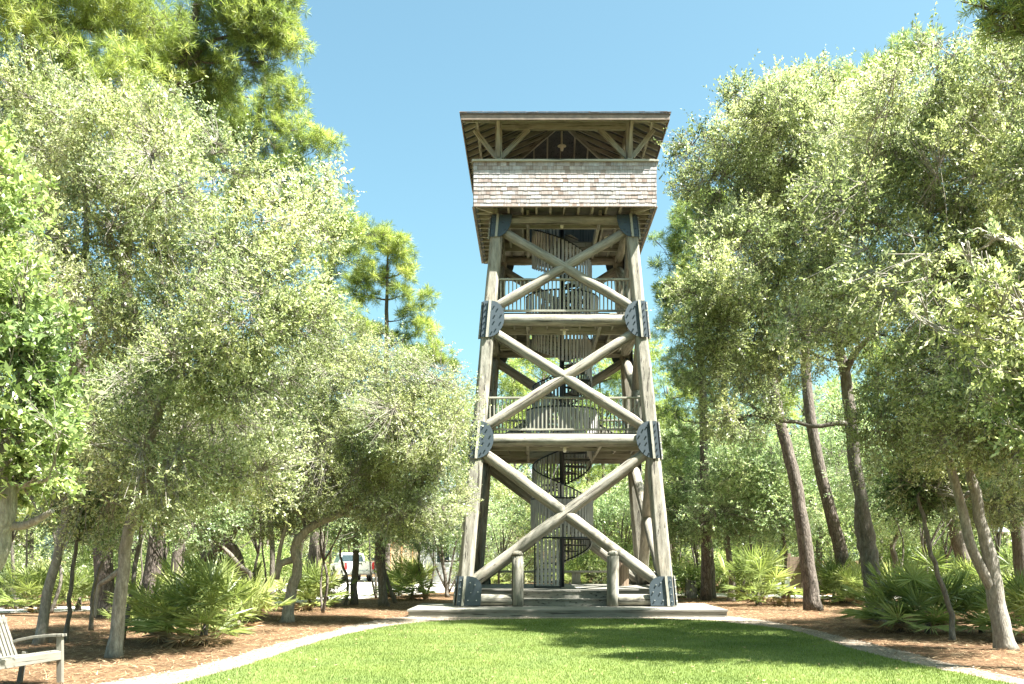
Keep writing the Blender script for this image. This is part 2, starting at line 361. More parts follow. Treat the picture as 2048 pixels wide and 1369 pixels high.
# ------------------------------------------------------------------ the tower
X0, YC = .977, 30.015
HB, BAT = 2.915, .0848
def half(z): return HB-BAT*(z-.2)
def corner(sx, sy, z): h = half(z); return Vector((X0+sx*h, YC+sy*h, z))
TW = thing('observation_tower', 'tall weathered log lookout tower with hip roof, shingled lookout box and spiral stair', 'tower', (X0, YC, 0))
TI = Matrix.Translation((-X0, -YC, 0))
T = thing  # alias not used
class _Off: pass
def tw(p): return (p[0]-X0, p[1]-YC, p[2])
ZA, ZB, ZC = 4.98, 8.53, 11.56
for sx in (-1, 1):
    for sy in (-1, 1):
        # hewn leg: squared log with waney rounded corners, following the batter
        b = MB(); rings = []; zs = [.2+(11.7-.2)*k/30 for k in range(31)]; o_ = corner(sx, sy, .2)
        for k, z in enumerate(zs):
            c = corner(sx, sy, z)-o_; hw = .222-.05*(z/11.7)+rnd.uniform(-.004, .004); wr = hw*(.62+.10*math.sin(z*1.3+sx+sy*2))
            for (a, q) in ((1, 0), (0, 1), (-1, 0), (0, -1)):
                for s in (-1, 1): rings.append((c.x+a*hw-s*q*wr*(1 if a == 0 else 0)+(0 if a == 0 else 0), c.y+q*hw+s*a*wr, c.z))
        b.add(rings, [(i*8+j, i*8+(j+1) % 8, (i+1)*8+(j+1) % 8, (i+1)*8+j) for i in range(30) for j in range(8)]+[tuple(range(7, -1, -1)), tuple(240+j for j in range(8))])
        b.build('leg', M['log'], TW, bevel=.02, mw=Matrix.Translation(tw(o_)))
def facept(f, u, z, off=0):
    """face f: 0 front,1 right,2 back,3 left; u in leg half-spacings -1..1; off outward"""
    h = half(z); a = [(u*h, -h-off), (h+off, u*h), (-u*h, h+off), (-h-off, -u*h)][f]; return (a[0], a[1], z)
for f in range(4):
    for z, r in ((ZA, .18), (ZB, .17), (ZC, .135)):
        log('horizontal_log', facept(f, -1, z), facept(f, 1, z), r, r, TW)
    for z0, z1, r in ((.72, 4.75, .175), (5.25, 8.27, .16), (8.82, 11.30, .145)):
        log('cross_brace', facept(f, -1, z0), facept(f, 1, z1), r, r*.95, TW)
        log('cross_brace', facept(f, 1, z0), facept(f, -1, z1), r, r*.95, TW)
    # steel connector plates
    for s in (-1, 1):
        for z, kind in ((.2, 0), (ZA, 1), (ZB, 1), (ZC-.03, 2)):
            poly = []
            R_, H_ = .43, .54
            if kind == 0:
                poly = [(-.17, .03), (.50, .03)]+[(.12+.38*math.cos(a), .50+.36*math.sin(a)) for a in np.linspace(0, PI/2, 9)]+[(-.17, .86)]
            elif kind == 1:
                poly = [(-.17, -H_), (.03, -H_)]+[(.03+R_*math.cos(a), H_*math.sin(a)) for a in np.linspace(-PI/2, PI/2, 15)[1:-1]]+[(.03, H_), (-.17, H_)]
            else:
                poly = [(-.17, -H_), (.03, -H_)]+[(.03+.38*math.cos(a), H_*math.sin(a)) for a in np.linspace(-PI/2, 0, 9)[1:]]+[(.41, .1), (.41, .13), (-.17, .13)]
            def fn(u, v, w, off=.232):
                zz = z+v; h = half(zz); off2 = off-.004*zz
                q = -h+u if s < 0 else h-u
                a = [(q, -h-off2-w), (h+off2+w, q), (-q, h+off2+w), (-h-off2-w, -q)][f]; return (a[0], a[1], zz)
            b = MB(); b.prism(poly, fn, .018); pl = b.build('steel_plate', M['steel'], TW)
            b = MB(); v0, v1 = (poly[0][1], poly[-1][1])
            b.prism([(-.035, v0-.01), (.035, v0-.01), (.035, v1+.01), (-.035, v1+.01)], lambda u, v, w: fn(u, v, w+.019), .05)
            b.build('keeper_strip', M['beam'], pl)
            b = MB(); solo = f == 0
            if kind == 0: us = [(-.11, .15), (-.11, .35), (-.11, .55), (-.11, .75), (.14, .18), (.38, .18), (.2, .4), (.4, .42), (.16, .68), (.3, .62)]
            else:
                us = [(-.11, v) for v in (-.45, -.27, -.09, .09, .27, .45)]+[(.13, -.38), (.13, .38), (.24, -.3), (.24, .3), (.17, -.08), (.17, .1), (.36, -.1), (.36, .12)]
                if kind == 2: us = [(u, v-.02) for u, v in us if v < .12]
            for u, v in us:
                c = Vector(fn(u, v, .018)); n = (Vector(fn(u, v, .1))-c).normalized(); b.tube([c, c+n*.034], .019, 6)
                if solo: b.build('bolt', M['galv'] if kind == 0 else M['steel'], pl); b = MB()
            if not solo: tag(b.build('bolts', M['galv'], pl), kind='stuff')
# decks with stair opening, joists and railings
HO = 1.02
def deck(z, h, name, th=.045, mat='deckw', dirn='x'):
    b = MB(); y = -h
    while y < h-.01:
        y1 = min(y+.138, h); 
        if y1 > -HO and y < HO:
            b.box(-h, -HO, y, y1, z-th, z, rnd.random()); b.box(HO, h, y, y1, z-th, z, rnd.random())
        else: b.box(-h, h, y, y1, z-th, z, rnd.random())
        y += .145
    return b.build(name, M[mat], TW)
for z, zl in ((5.21, ZA), (8.75, ZB)):
    h = half(zl)-.12; deck(z, h, 'deck_floor')
    nj = 9
    for k in range(nj):
        x = -h+.12+(2*h-.24)*k/(nj-1)
        if abs(x) < HO: 
            for s in (-1, 1): beam('floor_joist', (x, s*HO, z-.14), (x, s*h, z-.14), .06, .19, TW)
        else: beam('floor_joist', (x, -h, z-.14), (x, h, z-.14), .06, .19, TW)
    for s in (-1, 1): beam('trimmer_beam', (-h+.1, s*(HO+.05), z-.22), (h-.1, s*(HO+.05), z-.22), .09, .3, TW)
    for s in (-1, 1): beam('trimmer_beam', (s*(HO+.05), -h+.1, z-.225), (s*(HO+.05), h-.1, z-.225), .09, .28, TW)
for zf, zl in ((5.21, ZA), (8.75, ZB)):
    for f in range(4):
        h = half(zf+.5)-.16
        def rp(u, z, o=0): return [(u, -h-o, z), (h+o, u, z), (-u, h+o, z), (-h-o, -u, z)][f]
        e = bpy.data.objects.new('railing', None); link(e, TW)
        beam('top_rail', rp(-h, zf+1.04), rp(h, zf+1.04), .13, .05, e); beam('bottom_rail', rp(-h, zf+.12), rp(h, zf+.12), .07, .06, e)
        n = int(2*h/.118); mb = MB()
        for k in range(n):
            u = -h+.12+(2*h-.24)*k/(n-1); q0, q1 = rp(u, zf+.15), rp(u, zf+1.015)
            if f == 0: beam('baluster', q0, q1, .038, .038, e, bevel=0)
            else: mb.bar(q0, q1, .038)
        if f: tag(mb.build('balusters', M['beam'], e), kind='stuff')
# lookout box
HX = 2.63; ZB0, ZB1 = 11.70, 13.0
deck(11.93, HX-.1, 'lookout_floor')
for k in range(13):
    x = -HX+.18+(2*HX-.36)*k/12
    if abs(x) < HO:
        for s in (-1, 1): beam('floor_joist', (x, s*HO, 11.79), (x, s*(HX-.05), 11.79), .06, .18, TW)
    elif abs(x) < 1.95: beam('floor_joist', (x, -HX+.05, 11.79), (x, HX-.05, 11.79), .06, .18, TW)
    for s in (-1, 1): 
        if abs(x) < 2.2: beam('floor_joist', (s*1.96, x, 11.788), (s*(HX-.05), x, 11.788), .06, .176, TW)
for sx in (-1, 1):
    for sy in (-1, 1): beam('floor_joist', (sx*1.96, sy*1.96, 11.785), (sx*(HX-.06), sy*(HX-.06), 11.785), .07, .17, TW)
for s in (-1, 1): beam('trimmer_beam', (-1.95, s*(HO+.05), 11.74), (1.95, s*(HO+.05), 11.74), .09, .27, TW)
for s in (-1, 1): beam('trimmer_beam', (s*(HO+.05), -1.95, 11.735), (s*(HO+.05), 1.95, 11.735), .09, .26, TW)
for f in range(4):
    def fp(u, z, o): return [(u, -HX-o, z), (HX+o, u, z), (-u, HX+o, z), (-HX-o, -u, z)][f]
    b = MB(); L = HX-.03
    b.prism([(-L, 11.72), (L, 11.72), (L, 12.99), (-L, 12.99)], lambda u, v, w: fp(u, v, -.03-w), .09)
    wl = b.build('lookout_wall', M['darkw'], TW)
    b = MB(); rows = 11; hh = (ZB1-ZB0)/rows
    for r in range(rows):
        z = ZB0+r*hh; u = -HX-.015*(f % 2); drift = rnd.uniform(-.12, .12)
        while u < HX-.01:
            w = rnd.uniform(.07, .2); u1 = min(u+w, HX); g = .003; th = rnd.uniform(.016, .023); dz = rnd.uniform(-.006, .006)
            t = min(1, max(0, rnd.gauss(.55, .24)+drift)); vs = []
            for (uu, zz, oo) in ((u+g, z+dz, th), (u1-g, z+dz, th), (u1-g, z+hh*1.05, .008), (u+g, z+hh*1.05, .008), (u+g, z+dz, -.025), (u1-g, z+dz, -.025)):
                vs.append(fp(uu, zz, oo-.0))
            b.add(vs, [(0, 1, 2, 3), (4, 5, 1, 0), (4, 0, 3), (5, 2, 1)], t); u = u1
    b.build('shingle_siding', M['shingle'], wl, tone=True)
    beam('cap_rail', fp(-HX-.05, 13.025, -.01), fp(HX-.06, 13.025, -.01), .16, .06, TW)
    beam('bottom_trim', fp(-HX+.0, 11.705, .02), fp(HX-.03, 11.705, .02), .05, .03, TW, M['fascia'])
# posts, header beams, knee braces
PH = 1.93
for sx in (-1, 1):
    for sy in (-1, 1): beam('roof_post', (sx*PH, sy*PH, 11.93), (sx*PH, sy*PH, 14.62), .2, .2, TW, up=(0, 1, 0))
for f in range(4):
    def rp(u, z, o=0): return [(u, -PH-o, z), (PH+o, u, z), (-u, PH+o, z), (-PH-o, -u, z)][f]
    beam('header_beam', rp(-PH+.1, 14.37), rp(PH-.1, 14.37), .12, .28, TW)
    beam('eave_plate', rp(-PH-.75, 14.27, .62), rp(PH+.75, 14.27, .62), .08, .12, TW)
    for s in (-1, 1):
        beam('knee_brace', rp(s*(PH-.08), 13.42), rp(s*(PH-.88), 14.25), .1, .14, TW)
        beam('knee_brace', rp(s*(PH+.08), 13.42), rp(s*(PH+.72), 14.24), .1, .13, TW)
# roof: fascia, sheathing, rafters
HR, ZE, RISE = 2.95, 14.18, 1.25
def zr(d): return ZE+RISE*(HR-d)/HR           # underside height at distance d from the axis
b = MB(); ap = (0, 0, ZE+RISE); cs = [(-HR, -HR, ZE), (HR, -HR, ZE), (HR, HR, ZE), (-HR, HR, ZE)]
b.add(cs+[ap], [(1, 0, 4), (2, 1, 4), (3, 2, 4), (0, 3, 4)])
rf = b.build('roof', M['darkw'], TW)
b = MB(); e = .045
co = [(sx*(HR+e), sy*(HR+e)) for sx, sy in ((-1, -1), (1, -1), (1, 1), (-1, 1))]
b.add([(x, y, ZE+.03) for x, y in co]+[(x, y, ZE+.075) for x, y in co]+[(0, 0, ZE+RISE+.03), (0, 0, ZE+RISE+.12)],
      [(1, 0, 8), (2, 1, 8), (3, 2, 8), (0, 3, 8), (4, 5, 9), (5, 6, 9), (6, 7, 9), (7, 4, 9)]+[(k, (k+1) % 4, 4+(k+1) % 4, 4+k) for k in range(4)])
b.build('roof_covering', M['roof'], rf)
for f in range(4):
    def rp(u, d, z): return [(u, -d, z), (d, u, z), (-u, d, z), (-d, -u, z)][f]
    beam('fascia_board', rp(-HR-.02, HR+.012, ZE-.045), rp(HR+.0, HR+.012, ZE-.045), .026, .16, rf, M['fascia'])
    b = MB(); u = -HR-.04
    while u < HR+.02:
        w = rnd.uniform(.28, .34); u1 = min(u+w-.012, HR+.045); dz = rnd.uniform(0, .012)
        b.prism([(u, ZE+.078+dz), (u1, ZE+.078+dz), (u1, ZE+.09+dz), (u, ZE+.09+dz)], lambda a, v, w_: rp(a*(1-w_*.34), HR+.065-w_, v+.42*w_), .2); u += w
    b.build('eave_shingles', M['roof'], rf)
    for k in range(13):
        u = -2.64+5.28*k/12
        d1 = max(abs(u)+.03, .06)
        beam('rafter', rp(u, HR-.02, ZE-.055), rp(u, d1, zr(d1)-.065), .045, .13, rf, bevel=0)
for sx in (-1, 1):
    for sy in (-1, 1): beam('hip_rafter', (sx*(HR-.03), sy*(HR-.03), ZE-.09), (sx*.03, sy*.03, ZE+RISE-.10), .06, .16, rf, bevel=0)
# lamps
def lamp(x, y, z, drop=.06):
    e = bpy.data.objects.new('ceiling_lamp', None); link(e, TW); e.location = (x, y, z)
    b = MB(); b.tube([(0, 0, 0), (0, 0, -drop)], .02, 8); b.lathe([(.02, -drop+.02), (.13, -drop-.03), (.14, -drop-.045), (.05, -drop-.045)], 16)
    b.build('shade', M['fixture'], e, smooth=False)
    b = MB(); b.lathe([(.05, -drop-.045), (.055, -drop-.12), (.04, -drop-.19), (.005, -drop-.2)], 12); b.build('glass_jar', M['jar'], e, smooth=True)
lamp(0, 0, 15.25, .62)
lamp(-.05, -1.55, 11.7, .05); lamp(-1.5, -.3, 11.7); lamp(1.45, -.3, 11.7)
lamp(.02, -1.6, 8.50); lamp(-1.6, -.2, 8.5); lamp(1.55, -.2, 8.5); lamp(.02, -1.9, 4.96)
# spiral stair
SR = .92; Z0 = .64; TURN = 2.5; TH0 = math.radians(235)
def th(z): return TH0-2*PI*(z-Z0)/TURN
b = MB(); b.tube([(0, 0, Z0), (0, 0, 13.0)], .078, 16); st = b.build('stair_column', M['black'], TW, smooth=True); flat_caps(st)
z = Z0+.19
while z < 11.95:
    if not (abs(z-5.21) < .07 or abs(z-8.75) < .07):
        a = th(z); da = math.radians(15.5); b = MB()
        poly = [(.07*math.cos(a-.6), .07*math.sin(a-.6))]+[((SR-.04)*math.cos(a-da+2*da*k/4), (SR-.04)*math.sin(a-da+2*da*k/4)) for k in range(5)]+[(.07*math.cos(a+.6), .07*math.sin(a+.6))]
        b.cm = 0; b.prism(poly, lambda u, v, w: (u, v, z-.03+w), .03)
        tr = b.build('stair_tread', M['black'], TW)
        b = MB(); b.prism([(u*.93, v*.93) for u, v in poly[1:-1]]+[(poly[-1][0]*4.5, poly[-1][1]*4.5), (poly[0][0]*4.5, poly[0][1]*4.5)], lambda u, v, w: (u, v, z+.002+w), .025)
        b.build('wood_tread_board', M['deckw'], tr)
        if z < 5 and False: pass
    z += .193
# helical slat guards, one per storey
for (za, zb) in ((1.55, 5.0), (5.3, 8.5), (8.85, 11.7)):
    b = MB(); r = MB(); zc = za; top = []; bot = []; k = 0
    while zc < zb:
        a = th(zc); c, s_ = math.cos(a), math.sin(a)
        lo, hi = zc-.28, min(zc+.92, zb+.6)
        if k % 2 == 0 or True:
            t_ = Vector((-s_, c, 0)); p0 = Vector((c*(SR+.02), s_*(SR+.02), lo)); p1 = Vector((p0.x, p0.y, hi))
            b.bar(p0, p1, .022, .072, up=t_)
        top.append((c*SR, s_*SR, hi+.03)); bot.append((c*SR, s_*SR, lo+.06)); zc += TURN/50; k += 1
    g = b.build('slat_guard', M['slat'], TW)
    r.tube(top, .022, 8); r.tube(bot, .022, 6)
    for i in range(0, len(top), 4): r.tube([bot[i], top[i]], .011, 5)
    r.build('guard_rail', M['black'], g, smooth=True)
# slatted front drum at first turn and drums on the deck openings
def drum(z0, z1, r_, a0, a1, n, name='slat_screen'):
    b = MB(); r = MB(); tp = []; bt = []
    for k in range(n+1):
        a = math.radians(a0+(a1-a0)*k/n); c, s_ = math.cos(a), math.sin(a); t_ = Vector((-s_, c, 0))
        b.bar((c*r_, s_*r_, z0+.03), (c*r_, s_*r_, z1-.03), .022, .078, up=t_); tp.append((c*r_, s_*r_, z1)); bt.append((c*r_, s_*r_, z0))
    g = b.build(name, M['slat'], TW); r.tube(tp, .026, 6); r.tube(bt, .03, 6); r.build('screen_rail', M['black'], g, smooth=True)
drum(2.2, 3.42, SR+.06, 182, 358, 25)
drum(5.27, 6.2, 1.14, 150, 340, 28); drum(8.8, 9.75, 1.14, 190, 380, 28); drum(11.95, 12.9, 1.14, 190, 380, 28)
# gate at the stair foot
g = MB(); gx0, gx1, gy = -.86, -.07, -.93
for (p, q) in (((gx0, gy, .66), (gx0, gy, 2.22)), ((gx1, gy, .66), (gx1, gy, 2.22)), ((gx0, gy, .69), (gx1, gy, .69)), ((gx0, gy, 2.2), (gx1, gy, 2.2))): g.bar(p, q, .05)
gt = g.build('stair_gate', M['black'], TW)
g = MB()
for k in range(6): x = gx0+.09+k*.123; g.box(x-.045, x+.045, gy-.012, gy+.012, .74, 2.15)
g.build('gate_slats', M['slat'], gt)
# base platforms
def rimdeck(name, x0, x1, y0, y1, z0, z1, front=None, n=1):
    b = MB(); y = y0
    while y < y1-.01:
        b.box(x0, x1, y+.004, min(y+.139, y1), z1-.045, z1); y += .143
    o = b.build(name, M['deckw'], TW)
    b = MB(); m = .03
    b.box(x0+m, x1-m, y0+m, y0+m+.04, z0, z1-.048); b.box(x0+m, x1-m, y1-m-.04, y1-m, z0, z1-.048)
    b.box(x0+m, x0+m+.04, y0+m+.042, y1-m-.042, z0, z1-.048); b.box(x1-m-.04, x1-m, y0+m+.042, y1-m-.042, z0, z1-.048)
    b.build('rim_board', M['deckw'], o); return o
rimdeck('base_platform', -4.28, 4.28, 25.3-YC, 28.9-YC, 0, .2)
b = MB()
def vstep(z0, z1, yc, ys, name):      # step with its nose pushed forward at the middle
    b = MB(); poly = [(-1.35, ys), (0, yc), (1.35, ys), (1.35, -1.0), (-1.35, -1.0)]
    b.prism(poly, lambda u, v, w: (u, v, z0+w), z1-z0-.04)
    nb = [(-1.37, ys-.035), (0, yc-.035), (1.37, ys-.035), (1.37, -1.0), (-1.37, -1.0)]
    b.prism(nb, lambda u, v, w: (u, v, z1-.038+w), .038); return b.build(name, M['deckw'], TW)
vstep(.2, .42, -3.02, -2.72, 'stair_step'); vstep(.42, .645, -2.68, -2.38, 'stair_step')
rimdeck('upper_deck', -3.2, 3.2, 27.62-YC+.55, 33.6-YC, .2, .66)
b = MB(); 
for s in (-1, 1): 
    log('stub_post', (s*1.36, -2.93, .2), (s*1.36, -2.93, 1.66), .175, .165, TW)
    b = MB(); b.lathe([(.165, 1.655), (.15, 1.72), (.10, 1.77), (.02, 1.79)], 18, (s*1.36, -2.93, 0)); b.build('post_cap', M['log'], TW, smooth=True)
    log('kick_log', (s*2.62, -2.9, .38), (s*1.5, -2.9, .38), .17, .165, TW)
# perimeter bench on the back of the deck
for (x0, x1, y) in ((-3.0, 3.0, 3.2),):
    o = beam('deck_bench_seat', (x0, y, 1.1), (x1, y, 1.1), .42, .07, TW)
    for x in (-2.6, -1.35, .6, 2.5): beam('bench_support', (x, y, .66), (x, y, 1.06), .3, .3, TW, up=(0, 1, 0))
for s in (-1, 1): beam('deck_bench_seat', (s*3.0, -1.6, 1.095), (s*3.0, 2.9, 1.095), .36, .065, TW)

# trash bin standing on the deck
def slat_bin(name, label, cat, loc):
    e = thing(name, label, cat, loc); b = MB()
    for k in range(18):
        a = 2*PI*k/18; b.bar((.27*math.cos(a), .27*math.sin(a), .0), (.29*math.cos(a), .29*math.sin(a), .82), .02, .09, up=(-math.sin(a), math.cos(a), 0))
    b.build('slats', M['board'], e); b = MB(); b.lathe([(.25, .02), (.25, .8)], 18); b.build('liner', M['black'], e)
    b = MB(); b.lathe([(.30, .82), (.31, .86), (.2, .9), (.05, .92)], 18); b.build('lid', M['board'], e)
slat_bin('litter_bin', 'round brown slatted litter bin on the tower deck behind the right brace', 'litter bin', (X0+1.95, YC+1.2, .66))

# ------------------------------------------------------------------ foliage machinery
def pnoise(p, s, seed=0.):
    x, y, z = p[:, 0]*s+seed, p[:, 1]*s+1.7*seed, p[:, 2]*s-seed
    return (np.sin(x*1.3+1.9*np.sin(y*.7+z))*np.sin(y*1.1+1.3*np.sin(z*.9+x*.6))+np.sin(z*1.5+1.7*np.sin(x*.8))*.7
            + .5*np.sin(2.3*x+y*1.9)*np.sin(2.1*z-x))/1.6
def unit(v): return v/np.maximum(np.linalg.norm(v, axis=1, keepdims=True), 1e-9)
OUT = {}
def blob_points(blobs, n, seed, gap=-.55, shell=.33, flat=.85):
    bl = np.array(blobs); w = bl[:, 3]**2.4; w /= w.sum(); idx = R.choice(len(bl), n, p=w)
    d = unit(R.normal(size=(n, 3))); r = R.random(n)**shell
    r = np.where(R.random(n) < .06, 1+.22*R.random(n), r); OUT['f'] = r > .93
    p = d*r[:, None]*bl[idx, 3:4]*np.array([1, 1, flat])
    wob = 1+.30*pnoise(bl[idx, :3]+d*1.3, 2.1, seed+3); p *= wob[:, None]
    p = p+bl[idx, :3]; out = unit(p-bl[idx, :3]+1e-6)
    keep = (pnoise(p, 1.6, seed) > gap) & (pnoise(p, 4.3, seed+9) > -.62)
    OUT['f'] = OUT['f'][keep]; return p[keep], out[keep], idx[keep]
def leaf_quads(p, d, nrm, L, Wd):
    s = unit(np.cross(d, nrm)); Lc = L[:, None]; m = p+d*Lc*.5
    return np.stack([p, m+s*(Wd[:, None]/2), p+d*Lc, m-s*(Wd[:, None]/2)], 1)
def broad(blobs, ncl, size, seed, gap=-.5, per=14, twig=.32, asp=.42):
    c, out, idx = blob_points(blobs, ncl, seed, gap); n = len(c)
    td = unit(out*.9+R.normal(0, .55, (n, 3))+np.array([0, 0, .25])); tl = twig*np.where(R.random(n) < .1, 1.9, 1.)*(.6+.8*R.random(n))
    k = np.tile(np.linspace(.1, 1, per), n); ci = np.repeat(np.arange(n), per); N_ = n*per
    base = c[ci]+td[ci]*(tl[ci]*k)[:, None]+R.normal(0, .012, (N_, 3))
    ld = unit(td[ci]*.6+R.normal(0, .75, (N_, 3))); L = size*(.55+.95*R.random(N_)**1.3)
    q = leaf_quads(base, ld, unit(R.normal(0, .6, (N_, 3))+np.array([.1, -.15, .8])), L, L*asp)
    ctone = np.clip(.45+.22*pnoise(c, .9, seed+5)+R.normal(0, .1, n), 0, 1)
    return q, np.clip(ctone[ci]+R.normal(0, .24, N_), 0, 1), c, td, tl
def needle(blobs, ncl, size, seed, gap=-.5, per=24, wid=.014, up=.45):
    c, out, idx = blob_points(blobs, ncl, seed, gap, .4, .8); n = len(c)
    td = unit(out*.7+R.normal(0, .4, (n, 3))+np.array([0, 0, up])); ci = np.repeat(np.arange(n), per); N_ = n*per
    base = c[ci]+td[ci]*(R.random(N_)**.6*size*.55)[:, None]
    ld = unit(td[ci]*.55+R.normal(0, .7, (N_, 3))); L = size*(.6+.6*R.random(N_))
    q = leaf_quads(base, ld, unit(R.normal(size=(N_, 3))), L, np.full(N_, wid)*(.8+.5*R.random(N_)))
    ctone = np.clip(.45+.2*pnoise(c, .8, seed+5)+R.normal(0, .12, n), 0, 1)
    return q, np.clip(ctone[ci]+R.normal(0, .14, N_), 0, 1), c, td, np.full(n, size*.7)
def curve(p0, p1, bend, n=7, jit=.05):
    p0 = np.array(p0, float); p1 = np.array(p1, float); m = (p0+p1)/2+np.array(bend); L = np.linalg.norm(p1-p0)
    t = np.linspace(0, 1, n)[:, None]; c = (1-t)**2*p0+2*t*(1-t)*m+t*t*p1
    c[1:-1] += R.normal(0, jit*L/ n, (n-2, 3)); return c
def tree(name, label, cat, tr, blobs, kind='oak', ncl=3000, size=.05, bark='barkoak', leaf='oak', gap=-.5, group=None, per=18,
         extra_limbs=(), seed=None, depth=1.2, limb_r=.45, wid=.012, twigs=.3, twig=.27, sub=4):
    """tr: trunk [(px,py,Y,r)..] from the base up; blobs: [(px,py,rpx,dY)] round the trunk's distance"""
    seed = seed if seed is not None else rnd.uniform(0, 60)
    tp = [P(a, b_, c)*1. for a, b_, c, r in tr]; tp[0][2] = -.03; rr = [r for *_, r in tr]; base = tp[0].copy(); base[2] = 0
    Y = tr[0][2]; bl = []
    for q in blobs:
        Yb = Y+(q[3] if len(q) > 3 else 0)+(R.uniform(-1, 1)*depth if kind == 'oak' else 0); c = P(q[0], q[1], Yb)-base; bl.append((*c, q[2]*Yb/1900*(1.24 if kind == 'oak' else 1)))
    e = thing(name, label, cat, base, group=group)
    tl = [p-base for p in tp]; sm = smooth_line([np.append(p, r) for p, r in zip(tl, rr)], 4)
    sp = np.array([s[:3] for s in sm]); sr = np.array([max(s[3], .008) for s in sm]); sp[1:-1] += R.normal(0, .012, (len(sp)-2, 3))
    mb = MB(); fl = sr.copy(); fl[0] *= 1.35; fl[1] *= 1.1 if len(fl) > 1 else 1
    mb.tube(sp, fl, 12)
    for L in extra_limbs:
        lp = [P(a, b_, c)-base for a, b_, c, r in L]; s2 = smooth_line([np.append(p, q[3]) for p, q in zip(lp, L)], 4)
        mb.tube([s[:3] for s in s2], [max(s[3], .008) for s in s2], 9)
    h0 = max(3, len(sp)//3); nodes_ = [(sp[i], sr[i]*.7) for i in range(h0, len(sp))]; skel = [sp[h0:]]
    for (x, y, z, r) in sorted(bl, key=lambda q: min(np.linalg.norm(np.array(q[:3])-n_[0]) for n_ in nodes_)):
        c = np.array([x, y, z]); A = np.array([n_[0] for n_ in nodes_]); dv = c-A; D_ = np.linalg.norm(dv, axis=1)
        j = int(np.argmin(D_+np.maximum(0, -dv[:, 2])*1.2+np.array([.25/max(n_[1], .01)*.03 for n_ in nodes_]))); D = D_[j]
        if D < .15: continue
        r0 = min(nodes_[j][1]*.8, .016+limb_r*.04*D); lim = curve(A[j], c, (R.normal(0, .06)*D, R.normal(0, .06)*D, -.10*D), 8, .12)
        rs_ = np.linspace(r0, max(.008, r0*.35), 8); mb.tube(lim, rs_, 6); skel.append(lim[2:]); nodes_ += [(lim[i], rs_[i]) for i in range(3, 8)]
        for k in range(sub):
            d = R.normal(size=3); d /= np.linalg.norm(d); d[2] = abs(d[2])*.8; q = c+d*r*.85; s_ = R.integers(3, 8)
            sb = curve(lim[s_-1], q, R.normal(0, .08*r, 3), 6, .1); mb.tube(sb, np.linspace(max(r0*.3, .008), .004, 6), 5); skel.append(sb[1:])
    fn = needle if kind == 'pine' else broad; ncl = int(ncl*(1.35 if kind == 'pine' else 2.35)); per = int(per*(1.5 if kind == 'pine' else 1))
    kw = dict(wid=wid) if kind == 'pine' else dict(twig=twig)
    q, tn, c, td, tl_ = fn(bl, ncl, size, seed, gap, per, **kw)
    # twigs joining leaf clusters to the limbs
    S = np.concatenate(skel); pick = np.where((R.random(len(c)) < twigs) | (OUT['f'] & (R.random(len(c)) < .85)))[0]
    near = np.array([np.argmin(((S-c[i])**2).sum(1)) for i in pick]) if len(pick) else []
    for i, j in zip(pick, near):
        a = S[j]; z_ = c[i]+td[i]*tl_[i]*.8; m_ = (a+z_)/2+R.normal(0, .04, 3)
        if np.linalg.norm(z_-a) < 2.2: mb.tube([a, m_, z_], [.007, .005, .003], 3, False)
    mb.build('trunk', M[bark], e, smooth=True)
    nquads('crown', q, M[leaf], e, tn); return e

# ------------------------------------------------------------------ foreground and middle trees, left
tree('oak_tree', 'large leaved oak at the left edge with a thick pale limb reaching right', 'oak tree',
     [(-120, 1500, 10.2, .16), (-60, 1200, 10.2, .15), (-5, 1090, 10.2, .13), (15, 990, 10.2, .11), (10, 880, 10.2, .08), (40, 760, 10.2, .05), (50, 660, 10.2, .03)],
     [(10, 640, 60), (-30, 740, 95), (70, 700, 42), (45, 800, 62), (10, 900, 70, .4), (95, 760, 26), (60, 880, 40, -.3), (-60, 560, 90), (-70, 950, 90), (-100, 400, 120, .5)]+[(rnd.uniform(60, 150), rnd.uniform(600, 960), rnd.uniform(14, 26), rnd.uniform(-.4, .4)) for _ in range(16)]+[(rnd.uniform(0, 70), rnd.uniform(520, 600), rnd.uniform(14, 24), rnd.uniform(-.4, .4)) for _ in range(8)], depth=.5,
     ncl=1150, size=.085, leaf='oakbig', gap=-.45, twig=.22,
     extra_limbs=[[(5, 1050, 10.2, .06), (45, 1052, 10.2, .045), (75, 1040, 10.1, .04), (105, 1022, 10., .025)],
                  [(15, 990, 10.2, .06), (45, 960, 10.3, .04), (60, 900, 10.4, .025)], [(40, 960, 10.2, .03), (65, 1000, 10.1, .02), (75, 1020, 10, .012)]])
tree('oak_tree', 'slender leaning oak behind the bench, second trunk from the left edge', 'oak tree',
     [(78, 1290, 17.4, .10), (105, 1150, 17.4, .085), (128, 1050, 17.4, .08), (140, 930, 17.4, .075), (148, 780, 17.4, .07), (152, 620, 17.4, .065), (175, 480, 17.4, .055), (165, 330, 17.4, .04), (180, 200, 17.4, .025)],
     [(60, 190, 65), (170, 240, 60, -1), (90, 320, 90), (250, 300, 95, -1), (180, 420, 90, .5), (60, 470, 70), (330, 380, 85, -1), (270, 500, 80), (110, 560, 50, -.6), (390, 500, 80, .5), (330, 240, 60, .8),
      (440, 340, 70, .5), (180, 720, 70, -1.2), (250, 820, 90), (120, 930, 60, .8), (10, 400, 80)], ncl=4200, size=.062, leaf='oak', gap=-.42)
